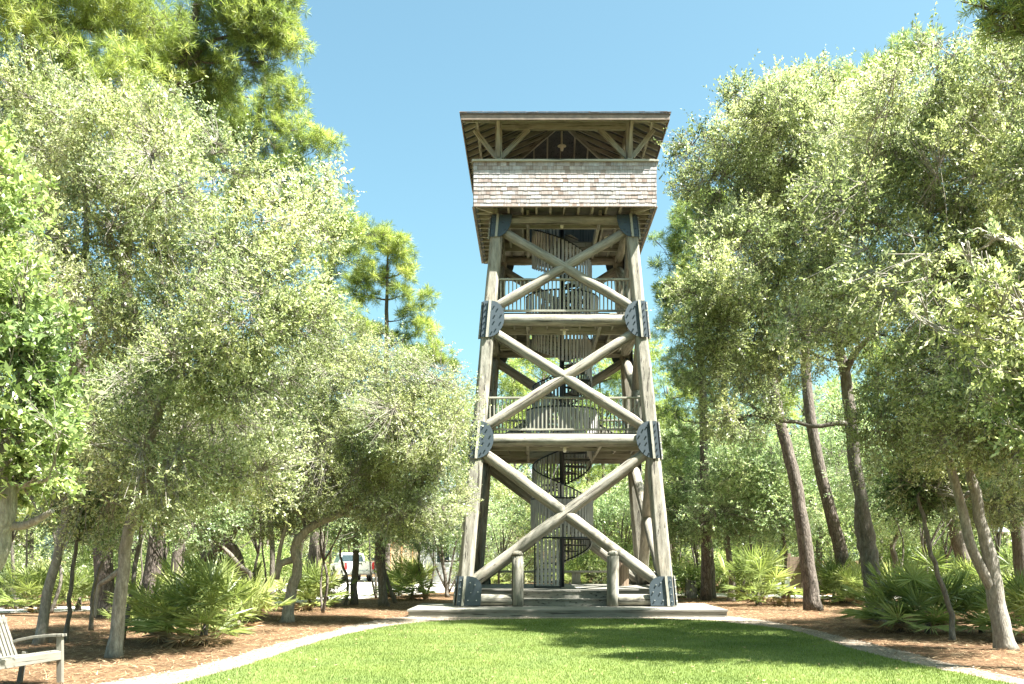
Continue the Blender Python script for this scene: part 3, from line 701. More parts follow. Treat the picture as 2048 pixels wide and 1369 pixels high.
tree('oak_tree', 'pale barked leaning oak with a broken stub, nearest trunk left of the path', 'oak tree',
     [(228, 1313, 15.2, .115), (240, 1200, 15.2, .10), (255, 1080, 15.2, .09), (275, 990, 15.2, .08), (300, 880, 15.2, .07), (340, 760, 15.2, .055), (380, 600, 15.2, .04), (420, 500, 15.2, .025)],
     [(210, 1000, 80, 1), (320, 950, 95, -.4), (420, 900, 100, .5), (300, 800, 90, -.8), (400, 740, 95), (500, 800, 90, .6), (480, 650, 90), (350, 620, 80, .8), (560, 560, 75, .3), (460, 520, 70), (600, 660, 70, .6),
      (520, 950, 60, 1), (560, 440, 55), (640, 470, 45, .4), (640, 380, 40, .6), (120, 860, 55, .6), (60, 560, 60, 2), (180, 600, 60, 1.5), (240, 680, 60, 1), (120, 700, 60, 2)],
     ncl=4600, size=.055, leaf='oak', gap=-.42,
     extra_limbs=[[(240, 1140, 15.2, .045), (215, 1160, 15.2, .04), (198, 1172, 15.3, .032), (193, 1200, 15.3, .022), (190, 1235, 15.3, .02)]])
tree('oak_tree', 'twisted dark limbed oak behind the palmettos left of the path', 'oak tree',
     [(492, 1165, 24, .13), (478, 1120, 24, .12), (448, 1090, 24, .11), (412, 1118, 24, .10), (400, 1085, 24.2, .09), (360, 1062, 24.2, .10), (345, 1020, 24.2, .08), (360, 980, 24.2, .05)],
     [(400, 900, 80), (480, 860, 90, -.6), (560, 900, 90, .6), (360, 980, 60, .5), (520, 740, 80, .6), (440, 970, 50), (600, 800, 80, .8), (300, 930, 60, 1)],
     ncl=3400, size=.058, leaf='oak', bark='barkgrey', gap=-.45,
     extra_limbs=[[(448, 1090, 24, .08), (470, 1065, 24, .06), (455, 1040, 24, .05), (430, 1020, 24, .04)], [(470, 1065, 24, .06), (490, 1030, 23.8, .04), (500, 980, 23.8, .03)]])
tree('oak_tree', 'spreading oak whose crown overlaps the left leg of the tower', 'oak tree',
     [(574, 1247, 23.4, .15), (580, 1190, 23.4, .13), (596, 1140, 23.4, .12), (590, 1100, 23.4, .12), (604, 1070, 23.4, .11), (640, 1045, 23.4, .10), (690, 1020, 23.4, .09), (740, 960, 23.3, .06), (790, 880, 23.3, .035)],
     [(660, 960, 75, .5), (760, 970, 80, -.6), (835, 960, 68, -.3), (880, 930, 42, -.6), (720, 880, 90, .5), (820, 860, 90, -.6), (865, 850, 46, -.4), (640, 870, 75, .4), (750, 780, 80), (850, 770, 60, -.4), (915, 790, 26, -.3),
      (680, 780, 70, .6), (915, 1000, 24, -.6), (860, 1020, 55, -.6), (780, 1030, 50, .3), (600, 1000, 60, .8), (920, 870, 26, -.5), (700, 700, 50, .5), (540, 1040, 45, .5)],
     ncl=8200, size=.050, leaf='oak', gap=-.5, bark='barkoak', twig=.26,
     extra_limbs=[[(585, 1120, 23.4, .09), (560, 1130, 23.3, .08), (553, 1160, 23.3, .07), (560, 1100, 23.3, .05), (575, 1040, 23.3, .04)],
                  [(690, 1020, 23.4, .05), (760, 1010, 23.2, .03), (830, 1040, 23., .015)]])
# small trunks of the understorey
for (pts, lab, bl) in [
    ([(130, 1285, 17.9, .045), (140, 1200, 17.9, .04), (150, 1110, 17.9, .035), (165, 1000, 17.9, .02)], 'thin sapling behind the bench arm, with small low crown', [(170, 1010, 45), (130, 1040, 35)]),
    ([(182, 1262, 20.7, .045), (186, 1180, 20.7, .04), (205, 1120, 20.7, .03), (215, 1040, 20.7, .02)], 'thin forked sapling left of the pale leaning oak', [(210, 1050, 40), (240, 1020, 45)]),
    ([(245, 1280, 18.4, .05), (262, 1190, 18.4, .045), (280, 1080, 18.4, .04), (290, 1000, 18.4, .02)], 'thin trunk just right of the pale leaning oak', [(290, 1010, 50), (310, 960, 50)]),
    ([(460, 1250, 22.5, .05), (500, 1160, 22.5, .06), (478, 1130, 22.5, .06), (400, 1050, 22.5, .03)], 'curved reddish sapling rising out of the big palmetto clump', [(400, 1050, 40), (440, 1020, 40)]),
    ([(543, 1200, 30, .08), (545, 1120, 30, .08), (540, 1020, 30, .07), (548, 900, 30, .05)], 'straight slim trunk between the two curving oaks', [(550, 960, 70), (500, 900, 80)]),
    ([(707, 1210, 32, .12), (712, 1130, 32, .11), (712, 1060, 32, .10), (715, 960, 32, .06)], 'straight grey trunk in front of the white pickup', [(700, 1040, 50), (740, 1000, 60), (680, 980, 60)]),
    ([(690, 1212, 31.5, .05), (695, 1160, 31.5, .045), (680, 1110, 31.5, .04), (690, 1040, 31.5, .03)], 'thin bent stem left of the straight grey trunk by the pickup', [(690, 1050, 40), (660, 1040, 45)]),
    ([(768, 1214, 31, .15), (762, 1150, 31, .13), (758, 1080, 31, .12), (770, 1000, 31, .07)], 'thick mossy trunk left of the tan building wall', [(770, 1040, 70), (820, 1040, 60), (740, 1000, 60), (860, 1060, 45)]),
    ([(790, 1205, 33.5, .07), (775, 1160, 33.5, .06), (768, 1100, 33.5, .05), (790, 1020, 33.5, .03)], 'slanting stem leaning on the thick mossy trunk', [(800, 1050, 45), (840, 1060, 45)]),
    ]:
    tree('small_tree', lab, 'small tree', pts, bl, ncl=420, size=.06, bark='barkgrey', leaf='oakdark', gap=-.7, limb_r=.3)
e = tree('multi_stem_tree', 'many stemmed wax myrtle fanning up beside the left tower leg', 'small tree',
     [(895, 1190, 38, .08), (890, 1150, 38, .07), (885, 1110, 38, .05), (880, 1060, 38, .03)],
     [(880, 1060, 55), (830, 1050, 45), (930, 1060, 45), (905, 1030, 40), (960, 1080, 40, 2), (985, 1110, 30, 2)], ncl=1300, size=.07, bark='barkgrey', leaf='oakdark',
     extra_limbs=[[(895, 1185, 38, .05), (870, 1130, 38, .04), (850, 1080, 38, .03)], [(895, 1185, 38, .05), (905, 1120, 38, .04), (915, 1070, 38, .03)], [(895, 1185, 38, .05), (880, 1110, 38, .04), (862, 1060, 38, .02)],
                  [(898, 1185, 38, .05), (920, 1140, 38, .035), (940, 1090, 38, .02)]])
# pines, left
tree('pine_tree', 'tall dark trunked pine at far left, thick trunk behind the pale leaning oak', 'pine tree',
     [(208, 1238, 25, .25), (206, 1100, 25, .24), (170, 800, 25, .21), (140, 560, 25, .19), (80, 330, 25, .17), (60, 100, 25, .13), (60, -150, 25, .08)],
     [(60, 80, 110), (150, 170, 80, 0), (180, 60, 100, 1), (0, 200, 80), (120, 230, 75, -1), (240, 160, 80), (40, -60, 120), (200, -60, 100), (300, 60, 70, 1), (150, 350, 55, 1), (0, 330, 60)], kind='pine', ncl=2500, size=.26, per=24, bark='barkpine', leaf='pine', gap=-.7, wid=.013)
tree('pine_tree', 'tall pine with a bough jutting over the sky at upper left', 'pine tree',
     [(292, 1228, 27.6, .24), (318, 1000, 27.6, .22), (290, 760, 27.6, .2), (248, 540, 27.6, .19), (300, 300, 27.6, .16), (370, 120, 27.6, .13), (420, -120, 27.6, .08)],
     [(330, 130, 80), (420, 60, 80), (520, 50, 60), (565, 70, 42), (590, 95, 25), (480, 120, 50), (400, 180, 70, 1), (300, 260, 80, -1), (480, -40, 80), (560, 0, 48), (260, 400, 60), (380, 300, 60, 1), (535, 120, 34)], kind='pine', ncl=2700, size=.25, per=24, bark='barkpine', leaf='pine', gap=-.65, wid=.013,
     extra_limbs=[[(330, 200, 27.6, .08), (385, 120, 27.6, .07), (430, 80, 27.6, .06), (520, 70, 27.6, .03)]])
tree('pine_tree', 'pine behind the oaks whose rounded boughs step down toward the tower', 'pine tree',
     [(345, 1200, 33, .2), (380, 900, 33, .19), (430, 600, 33, .17), (480, 400, 33, .14), (520, 220, 33, .09), (530, 150, 33, .04)],
     [(560, 190, 45), (600, 200, 32), (520, 260, 60), (600, 260, 38), (570, 330, 55), (645, 290, 30), (675, 285, 14), (630, 350, 42), (500, 380, 60), (600, 420, 55), (680, 400, 30), (550, 500, 50), (450, 270, 60), (650, 470, 45), (700, 455, 30), (470, 190, 45)], kind='pine', ncl=2000, size=.24, per=24, bark='barkpine', leaf='pine', gap=-.42, wid=.013)
tree('pine_tree', 'pine with a dark flat bough and a bright low crown left of the young pine', 'pine tree',
     [(620, 1190, 36, .17), (640, 900, 36, .15), (650, 700, 36, .12), (660, 560, 36, .08), (670, 470, 36, .05)],
     [(700, 470, 45), (640, 540, 50), (700, 520, 35), (740, 470, 34), (655, 590, 34), (620, 640, 50), (690, 650, 50), (600, 720, 60), (560, 620, 50), (770, 470, 25), (660, 720, 50)], kind='pine', ncl=1500, size=.26, per=22, bark='barkpine', leaf='pine', gap=-.3, wid=.014)
tree('young_pine', 'young open pine with tufted candelabra branches against the sky', 'pine tree',
     [(774, 1190, 38, .13), (774, 900, 38, .11), (773, 700, 38, .09), (774, 600, 38, .07), (775, 520, 38, .04), (776, 480, 38, .02)],
     [(776, 480, 22), (750, 500, 25), (805, 495, 22), (740, 545, 26), (815, 540, 24), (805, 590, 18), (735, 590, 20), (855, 600, 20), (830, 625, 16), (850, 660, 24), (800, 680, 18), (870, 700, 26), (740, 660, 20), (830, 720, 30), (895, 735, 14), (710, 560, 20), (790, 520, 16), (775, 560, 12), (800, 640, 10)],
     kind='pine', ncl=300, size=.33, per=60, bark='barkpine', leaf='pine', gap=-3, wid=.014, sub=3, limb_r=.8)

# ------------------------------------------------------------------ trees, right
tree('oak_tree', 'forked pale oak at the right edge beside the palmettos, nearest trunk on the right', 'oak tree',
     [(2012, 1300, 16.4, .17), (1995, 1220, 16.4, .15), (1985, 1150, 16.4, .14), (1965, 1060, 16.4, .10), (1945, 960, 16.4, .09), (1925, 850, 16.4, .08), (1900, 700, 16.4, .07), (1860, 520, 16.4, .05), (1850, 350, 16.4, .035), (1840, 200, 16.4, .02)],
     [(1850, 130, 60), (1900, 200, 80), (1990, 180, 90), (1800, 230, 80, -.6), (1720, 300, 80, .5), (1850, 330, 90, -.8), (1950, 350, 100), (1760, 420, 85), (1680, 420, 70, .6), (1880, 480, 90, .6), (1990, 480, 90, -.5), (1790, 550, 85, -.5), (1700, 540, 75), (2050, 300, 100),
      (1900, 600, 85, .6), (1800, 660, 80), (2000, 640, 90), (1700, 640, 60, .8), (1880, 740, 80), (1980, 780, 90, .5), (1800, 780, 60, 1), (1930, 870, 80, 1), (2040, 900, 90), (1850, 880, 60, 1.2), (1790, 140, 35), (2060, 560, 90), (1730, 190, 35, .3), (1760, 860, 50, 1.2), (1600, 660, 40, 1), (1790, 940, 45, 1.5), (1860, 980, 55, 1.2), (2000, 1000, 60, 1), (2150, 300, 120, .5), (2200, 550, 130, -.5), (2300, 300, 130, 1), (2120, 750, 110), (2350, 600, 140, 0), (2250, 100, 110, 0), (2130, 100, 90, .5), (2450, 400, 130, .5), (2450, 150, 120, -1)],  # blobs past the right edge are unseen crown, added to shade the lawn
     ncl=21000, depth=3.4, size=.058, leaf='oak', gap=-.42, bark='barkoak',
     extra_limbs=[[(1990, 1190, 16.4, .09), (1945, 1100, 16.3, .085), (1925, 1020, 16.3, .08), (1890, 900, 16.2, .07), (1840, 780, 16.2, .05), (1790, 680, 16.2, .03)]])
tree('oak_tree', 'gnarled dark trunked oak whose twigs reach toward the lookout', 'oak tree',
     [(1756, 1252, 22.5, .22), (1740, 1130, 22.5, .21), (1728, 1060, 22.5, .22), (1722, 1000, 22.4, .15), (1710, 930, 22.5, .15), (1700, 820, 22.5, .14), (1685, 720, 22.5, .12), (1640, 560, 22.5, .09), (1590, 400, 22.5, .06), (1560, 280, 22.5, .03)],
     [(1560, 230, 55), (1500, 220, 40), (1620, 200, 55), (1480, 290, 60), (1580, 320, 75, -.6), (1400, 300, 42), (1440, 380, 60), (1540, 430, 75, .5), (1650, 330, 75), (1370, 370, 22), (1620, 470, 75, -.6), (1480, 480, 60), (1560, 560, 75, .5), (1460, 560, 55, -.6), (1400, 600, 50, -.8), (1660, 600, 60), (1520, 660, 70), (1430, 660, 50, -.5),
      (1385, 280, 26), (1470, 190, 25), (1600, 700, 60), (1690, 240, 50), (1550, 160, 22), (1350, 310, 12), (1345, 385, 10), (1480, 740, 50), (1400, 740, 40, .5), (1500, 830, 50, .6), (1440, 840, 40, .8)],
     ncl=9600, depth=2.6, size=.058, leaf='oak', gap=-.45, bark='barkgrey',
     extra_limbs=[[(1690, 750, 22.5, .09), (1715, 700, 22.3, .08), (1790, 620, 22, .05), (1830, 500, 22, .03)], [(1640, 560, 22.5, .06), (1540, 430, 22.4, .04), (1450, 350, 22.3, .02), (1370, 300, 22.2, .01)]])
tree('oak_tree', 'close oak branch with big pale leaves entering from the right edge', 'oak tree',
     [(2330, 1500, 9, .16), (2300, 1100, 9, .14), (2230, 850, 9, .09), (2140, 720, 9, .05), (2060, 640, 9, .03)],
     [(x0+t*(x1-x0)+rnd.uniform(-8, 8), y0+t*(y1-y0)+rnd.uniform(-8, 8), 14+26*(1-t)**.7, rnd.uniform(-.5, .5)) for (x0, y0, x1, y1) in ((2080, 600, 1925, 500), (2080, 640, 1850, 600), (2090, 700, 1880, 655), (2090, 760, 1920, 720), (2100, 540, 1990, 470), (2100, 830, 1960, 790), (2120, 660, 1960, 560), (2110, 730, 1830, 640), (2110, 880, 1990, 850)) for t in (0, .2, .4, .58, .74, .88, 1)]+[(2130, 600, 70), (2130, 720, 80), (2150, 840, 80)], depth=0, ncl=520, size=.062, leaf='oak', gap=-.6, twig=.17)
tree('pine_tree', 'leaning grey pine trunk in front of the utility board', 'pine tree',
     [(1627, 1224, 28.4, .23), (1612, 1100, 28.4, .21), (1596, 990, 28.4, .19), (1585, 940, 28.4, .18), (1560, 840, 28.4, .16), (1545, 760, 28.4, .15), (1530, 600, 28.4, .12), (1520, 300, 28.4, .07)],
     [(1500, 330, 45), (1560, 200, 40), (1540, 400, 50), (1600, 180, 30), (1640, 250, 50), (1590, 160, 26), (1510, 450, 40)], kind='pine', ncl=800, size=.26, per=24, bark='barkpine', leaf='pine', gap=-.4, wid=.013)
tree('pine_tree', 'leaning pine trunk between the utility board and the gnarled oak', 'pine tree',
     [(1698, 1175, 33, .25), (1680, 1100, 33, .23), (1660, 1020, 33, .21), (1632, 900, 33, .19), (1612, 740, 33, .17), (1620, 500, 33, .13), (1640, 200, 33, .06)],
     [(1650, 210, 40), (1700, 170, 45), (1760, 150, 50), (1820, 110, 50), (1680, 300, 50), (1740, 260, 60)], kind='pine', ncl=800, size=.27, per=24, bark='barkpine', leaf='pine', gap=-.4, wid=.014)
tree('pine_tree', 'bushy bright pine right of the lookout box, with bare lower trunk', 'pine tree',
     [(1412, 1190, 35, .18), (1410, 1000, 35, .17), (1406, 800, 35, .15), (1400, 650, 35, .13), (1410, 500, 35, .09), (1420, 400, 35, .04)],
     [(1420, 410, 42), (1380, 430, 36), (1370, 480, 45), (1440, 480, 50), (1340, 530, 34), (1400, 560, 55), (1360, 600, 45), (1330, 500, 22), (1310, 480, 10), (1345, 660, 32), (1400, 680, 40), (1330, 590, 22), (1440, 620, 40), (1350, 720, 26), (1370, 760, 26), (1340, 830, 28), (1420, 800, 30), (1360, 880, 30), (1340, 930, 26)],
     kind='pine', ncl=2000, size=.25, per=26, bark='barkpine', leaf='pinedark', gap=-.5, wid=.013)
tree('pine_tree', 'overhanging dark pine boughs in the top right corner', 'pine tree',
     [(2300, 1330, 13, .2), (2290, 900, 13, .19), (2270, 400, 13, .17), (2230, 0, 13, .13), (2200, -300, 13, .08)],
     [(2010, 30, 34), (1960, 15, 26), (2050, 70, 36), (1990, 65, 20), (2080, 20, 50), (1930, 5, 14), (2110, -60, 90), (2020, -50, 40), (2090, 110, 34)], kind='pine', ncl=430, size=.17, per=26, bark='barkpine', leaf='pinedark', gap=-.6, wid=.011,
     extra_limbs=[[(2250, 100, 13, .06), (2120, 40, 13, .04), (2030, 30, 13, .02), (1950, 10, 13, .008)]])
for (pts, lab, bl, nc) in [
    ([(1905, 1282, 18.2, .055), (1898, 1210, 18.2, .05), (1870, 1130, 18.2, .045), (1850, 1050, 18.2, .04), (1835, 990, 18.2, .025)], 'thin pale sapling rising through the right hand palmettos', [(1830, 980, 50), (1870, 940, 60, 1)], 600),
    ([(1950, 1195, 32, .26), (1930, 1130, 32, .24), (1910, 1060, 32, .22), (1885, 950, 32, .16), (1850, 820, 32, .1)], 'leaning reddish trunk behind the forked pale oak', [(1850, 900, 90), (1920, 950, 80), (1780, 950, 70), (1830, 1020, 60)], 1500),
    ([(2052, 1180, 24, .2), (2040, 1080, 24, .19), (2022, 960, 24, .17), (2010, 800, 24, .12)], 'dark trunk at the right edge behind the forked pale oak', [(2000, 850, 80), (2040, 950, 80), (1960, 980, 60)], 1200),
    ([(1422, 1197, 37, .17), (1420, 1120, 37, .16), (1415, 1060, 37, .14), (1420, 980, 37, .08)], 'dark upright trunk just right of the tower platform', [(1400, 1000, 60), (1370, 960, 55), (1450, 960, 65), (1360, 1020, 45), (1350, 900, 40), (1420, 900, 60)], 2300),
    ([(1462, 1210, 34, .13), (1464, 1150, 34, .12), (1455, 1090, 34, .10), (1460, 1000, 34, .05)], 'mossy forked trunk left of the fan palmetto', [(1460, 1020, 55), (1500, 990, 65), (1420, 1040, 45), (1480, 930, 60), (1540, 960, 60), (1530, 880, 50)], 2300),
    ([(1400, 1195, 38, .05), (1395, 1130, 38, .045), (1388, 1080, 38, .03), (1380, 1020, 38, .02)], 'thin dark stem nearest the right leg of the tower', [(1380, 1040, 45), (1350, 1060, 30)], 600),
    ([(1526, 1175, 40, .09), (1522, 1110, 40, .08), (1518, 1050, 40, .06), (1520, 980, 40, .03)], 'slim dark stem above the fan palmetto', [(1520, 1020, 60), (1560, 1040, 50), (1580, 980, 60)], 1300),
    ([(1508, 1180, 40, .06), (1503, 1110, 40, .05), (1498, 1060, 40, .04), (1490, 1000, 40, .02)], 'slim paired stem left of the slim dark stem', [(1490, 1030, 45), (1460, 1050, 40)], 600),
    ([(1568, 1190, 36, .09), (1572, 1120, 36, .08), (1566, 1070, 36, .07), (1560, 980, 36, .04)], 'crooked stem left of the utility board', [(1570, 1020, 55), (1600, 1000, 50), (1550, 940, 60)], 1000),
    ([(1775, 1180, 36, .12), (1790, 1130, 36, .11), (1785, 1095, 36, .10), (1800, 1060, 36, .07), (1830, 1010, 36, .04)], 'crooked oak trunk behind the right hand palmettos', [(1790, 1020, 60), (1840, 1000, 60), (1750, 980, 60), (1700, 900, 60), (1640, 920, 55)], 1800),
    ([(1640, 1165, 44, .15), (1638, 1100, 44, .14), (1645, 1000, 44, .12), (1650, 850, 44, .07)], 'distant upright trunk framed by the two leaning pines', [(1650, 900, 70), (1620, 980, 60), (1680, 1000, 60), (1660, 820, 50)], 1400),
    ]:
    tree('understorey_tree', lab, 'small tree', pts, bl, ncl=nc, size=.072, bark='barkgrey', leaf='oakdark', gap=-.6, limb_r=.3, twigs=.2)

# ------------------------------------------------------------------ copies: background woods, shrubs, palmettos
def copy_thing(src, loc, rz, sc, label=None, name=None):
    r = src.copy(); SC.collection.objects.link(r); r.location = loc; r.rotation_euler = (0, 0, rz); r.scale = (sc, sc, sc)
    if label: r['label'] = label
    for ch in list(src.children):
        c = ch.copy(); SC.collection.objects.link(c); c.parent = r
    return r
def proto_tree(name, label, cat, h, trunk_r, blobs, group, kind, ncl, size, leaf, bark, lean=.3, gap=-.4, per=14, wid=.03, twig=.4):
    e = thing(name, label, cat, (0, 0, 0), group=group); mb = MB()
    tp = np.array([(0, 0, -.05), (lean*.2, 0, h*.3), (lean*.6, .1, h*.6), (lean, 0, h*.95)]); sp = np.array(smooth_line(list(tp), 4))
    mb.tube(sp, np.linspace(trunk_r, trunk_r*.25, len(sp)), 8)
    for (x, y, z, r) in blobs:
        a = sp[min(len(sp)-1, int(len(sp)*max(.15, (z-.5*abs(x)-.4)/h)))]; mb.tube(curve(a, (x, y, z), (0, 0, -.15), 6), np.linspace(trunk_r*.35, .015, 6), 5)
    mb.build('trunk', M[bark], e, smooth=True)
    q, tn, *_ = (needle(blobs, ncl, size, rnd.random()*50, gap, per, wid) if kind == 'pine' else broad(blobs, ncl, size, rnd.random()*50, gap, per, twig))
    nquads('crown', q, M[leaf], e, tn); return e
def rb(n, h0, h1, rad, r0, r1):
    out = []
    for k in range(n):
        z = h0+(h1-h0)*rnd.random(); t = (z-h0)/(h1-h0+1e-6); rr = rad*(1-.55*t)*math.sqrt(rnd.random()); a = rnd.random()*2*PI
        out.append((rr*math.cos(a), rr*math.sin(a), z, rnd.uniform(r0, r1)))
    return out
GP = 'slender pines in the woods behind the tower'; GO = 'leafy oaks in the woods behind the tower'
pp = [proto_tree('background_pine', 'slender pale green pine standing in the woods behind', 'pine tree', h, .16, rb(16, h*.42, h, 2.6, .7, 1.3), GP, 'pine', 900, .34, 'pine', 'barkpine', l, -.5, 20, .03) for h, l in ((13, .5), (15.5, -.4), (11, .9))]
oo = [proto_tree('background_oak', 'low leafy oak standing in the woods behind', 'oak tree', h, .11, rb(14, h*.3, h, 2.4, .8, 1.4), GO, 'oak', 1900, .11, lf, 'barkgrey', l, -.6, 12) for h, l, lf in ((6.0, .5, 'oak'), (7.5, -.7, 'shrub'), (5.0, .3, 'oakdark'))]
first = {id(o): True for o in pp+oo}
def region(X, Y, what):
    px = 1062+1900*X/Y
    return what+(' beyond the road, left of the pickup' if px < 640 else ' between the pickup and the tower' if px < 930 else ' seen between or behind the tower legs' if px < 1360 else ' beyond the road, right of the tower')
def put(src, X, Y, sc, label=None):
    if label is None and 'beyond the road' not in src.get('x', ''): label = region(X, Y, {'background_pine': 'slender pale pine in the back woods', 'background_oak': 'low leafy oak in the back woods', 'shrub': 'rounded pale shrub in the undergrowth'}[src.name.split('.')[0]])
    a = rnd.random()*6.28
    if first.get(id(src)):
        first[id(src)] = False; src.location = (X, Y, 0); src.rotation_euler = (0, 0, a); src.scale = (sc,)*3
        if label: src['label'] = label
        return src
    return copy_thing(src, (X, Y, 0), a, sc, label)
PLAB = 'slender pale green pine standing in the woods behind'; OLAB = 'low leafy oak standing in the woods behind'
for (px, Y, k, s) in [(1030, 56, 0, 1.), (1080, 60, 1, 1.), (1160, 58, 2, 1.15), (1215, 54, 0, .95), (1265, 60, 1, .95), (1320, 56, 2, 1.0), (1350, 64, 0, 1.1), (1450, 52, 1, .95), (1520, 58, 0, 1.1), (1600, 52, 1, 1), (1690, 60, 2, 1.2), (1760, 50, 0, 1.), (1850, 58, 1, 1.1),
                      (1930, 46, 0, 1.), (2010, 55, 1, 1.1), (2090, 48, 2, 1.1), (980, 64, 2, 1.05), (930, 66, 1, .75), (870, 70, 0, .8), (810, 68, 2, .95), (640, 58, 2, 1), (560, 52, 0, .9), (480, 60, 1, 1), (400, 50, 2, 1), (320, 58, 0, 1.1), (230, 50, 1, 1), (150, 56, 0, 1.1), (60, 48, 1, 1), (-30, 54, 0, 1.1), (270, 40, 2, .95), (20, 38, 0, .9)]:
    put(pp[k], (px-1062)*Y/1900, Y, s*rnd.uniform(.93, 1.07))
for (px, Y, k, s) in [(1040, 52, 0, .9), (1110, 50, 1, .8), (1175, 49, 0, .85), (1225, 47, 2, 1.), (1290, 48, 0, .95), (1340, 46, 1, .9), (1400, 50, 2, 1.1), (1480, 47, 1, 1), (1560, 50, 0, 1.1), (1640, 54, 1, 1), (1720, 44, 2, 1.1), (1800, 48, 0, 1), (1880, 44, 1, .9), (1960, 42, 2, 1.1), (2040, 40, 0, 1),
                      (640, 80, 0, 1.1), (700, 84, 1, 1.1), (600, 50, 2, 1), (530, 46, 0, 1), (450, 42, 1, 1), (370, 44, 2, 1.1), (300, 48, 0, 1), (220, 42, 1, 1), (140, 46, 2, 1.1), (60, 40, 0, 1), (0, 44, 1, 1.1), (-60, 40, 2, 1), (1000, 78, 1, 1.2), (940, 82, 2, 1.2), (870, 80, 0, 1.2), (500, 60, 1, 1.2), (750, 90, 1, 1.3), (820, 94, 0, 1.3), (660, 96, 2, 1.4),
                      (1120, 66, 2, 1.2), (1200, 68, 0, 1.2), (1300, 66, 1, 1.2), (1420, 64, 0, 1.2), (1540, 66, 2, 1.3), (1660, 70, 1, 1.3), (1780, 62, 0, 1.2), (1900, 60, 1, 1.2), (2020, 58, 2, 1.2), (420, 66, 0, 1.3), (300, 66, 2, 1.3), (180, 64, 1, 1.3), (50, 62, 0, 1.3), (-60, 60, 1, 1.3)]:
    put(oo[k], (px-1062)*Y/1900, Y, s*rnd.uniform(.9, 1.1))
# far wood that reads as one mass
fb = [(x, 112+rnd.uniform(-7, 7), rnd.uniform(.5, 8.0), rnd.uniform(2.2, 3.6)) for x in np.arange(-75, 80, 1.6)]
q, tn, *_ = broad(fb, 15000, .34, 3.3, -.9, 9, 1.0)
tag(nquads('far_wood', q, M['shrub'], tone=tn), 'pale green mass of far woodland behind everything', 'woodland', kind='stuff')
# thin bare stems of the understorey
def sapling(h, lean):
    e = thing('sapling', 'thin bare stemmed sapling with a small pale crown', 'small tree', (0, 0, 0), group='thin saplings of the understorey'); mb = MB()
    tp = smooth_line([np.array(q) for q in ((0, 0, -.05), (lean*.5, .1, h*.3), (lean*.3, -.1, h*.6), (lean, 0, h))], 4); mb.tube(tp, np.linspace(.055, .015, len(tp)), 7)
    bl = [(lean+rnd.uniform(-.8, .8), rnd.uniform(-.8, .8), h*rnd.uniform(.75, 1.1), rnd.uniform(.4, .8)) for k in range(6)]
    for x, y, z, r in bl: mb.tube(curve(tp[len(tp)//2], (x, y, z), (0, 0, -.1), 6), np.linspace(.028, .008, 6), 5)
    if lean > 0: mb.tube(smooth_line([np.array(q) for q in ((0, 0, 0), (-.35, 0, h*.25), (-.3, .1, h*.55), (-.7, 0, h*.85))], 3), np.linspace(.045, .012, 10), 6)
    mb.build('trunk', M['barkgrey'], e, smooth=True); q, tn, *_ = broad(bl, 500, .07, rnd.random()*40, -.8, 12, .3); nquads('crown', q, M['oakdark'], e, tn); return e
sps = [sapling(3.6, .6), sapling(3.2, -.5), sapling(4.0, .3)]
first.update({id(o): True for o in sps})
for k, (px, Y, where) in enumerate([(345, 27, 'behind the left end of the big palmetto clump'), (425, 30, 'behind the middle of the big palmetto clump'), (520, 27, 'at the right end of the big palmetto clump'), (645, 27, 'right of the spreading oak trunk'), (640, 38, 'left of the pickup'), (752, 37, 'right of the pickup'),
        (850, 36, 'in front of the grey sided wall'), (100, 27, 'behind the slender leaning oak'), (30, 29, 'at the far left by the road'), (262, 31, 'between the two thick dark pine trunks'), (1000, 38, 'seen through the left half of the tower'), (1245, 39, 'seen through the right half of the tower'),
        (1375, 43, 'behind the wooden bollard'), (1480, 42, 'behind the wide fan palmetto'), (1600, 42, 'behind the utility board'), (1830, 27, 'behind the lush palmettos right of the gnarled oak'), (1880, 33, 'just left of the leaning reddish trunk'), (1990, 27, 'behind the forked pale oak')]):
    put(sps[k % 3], (px-1062)*Y/1900, Y, rnd.uniform(.85, 1.15), 'thin bare stemmed sapling '+where)
# shrubs beyond the road
def shrub(h, leaf):
    e = thing('shrub', 'rounded pale green shrub in the undergrowth beyond the road', 'shrub', (0, 0, 0), group='shrubs in the undergrowth beyond the road'); mb = MB()
    bl = [(rnd.uniform(-.7, .7), rnd.uniform(-.7, .7), h*rnd.uniform(.3, .8), rnd.uniform(.35, .6)) for k in range(8)]
    for x, y, z, r in bl: mb.tube(curve((0, 0, -.02), (x, y, z), (0, 0, .1), 5), np.linspace(.03, .008, 5), 5)
    mb.build('stems', M['barkgrey'], e, smooth=True); q, tn, *_ = broad(bl, 700, .075, rnd.random()*40, -.8, 12, .3); nquads('foliage', q, M[leaf], e, tn); return e
ss = [shrub(1.3, 'shrub'), shrub(1.7, 'shrub'), shrub(1.2, 'oak')]
first.update({id(o): True for o in ss})
for k in range(78):
    px = -60+2180*((k*.618034) % 1); Y = rnd.uniform(37.5, 52) if px > 1180 else (rnd.uniform(33, 46) if px < 560 else rnd.uniform(50, 62) if px > 940 else 0)
    if not Y: continue
    X = (px-1062)*Y/1900; q = np.array([[X, Y]])
    if np.min(np.linalg.norm(q-roadp, axis=1)) < 2.6: Y += 5.5; X = (px-1062)*Y/1900
    if abs(X-X0) < 4.2 and Y < 35: continue
    put(ss[k % 3], X, Y, rnd.uniform(.9, 1.5))

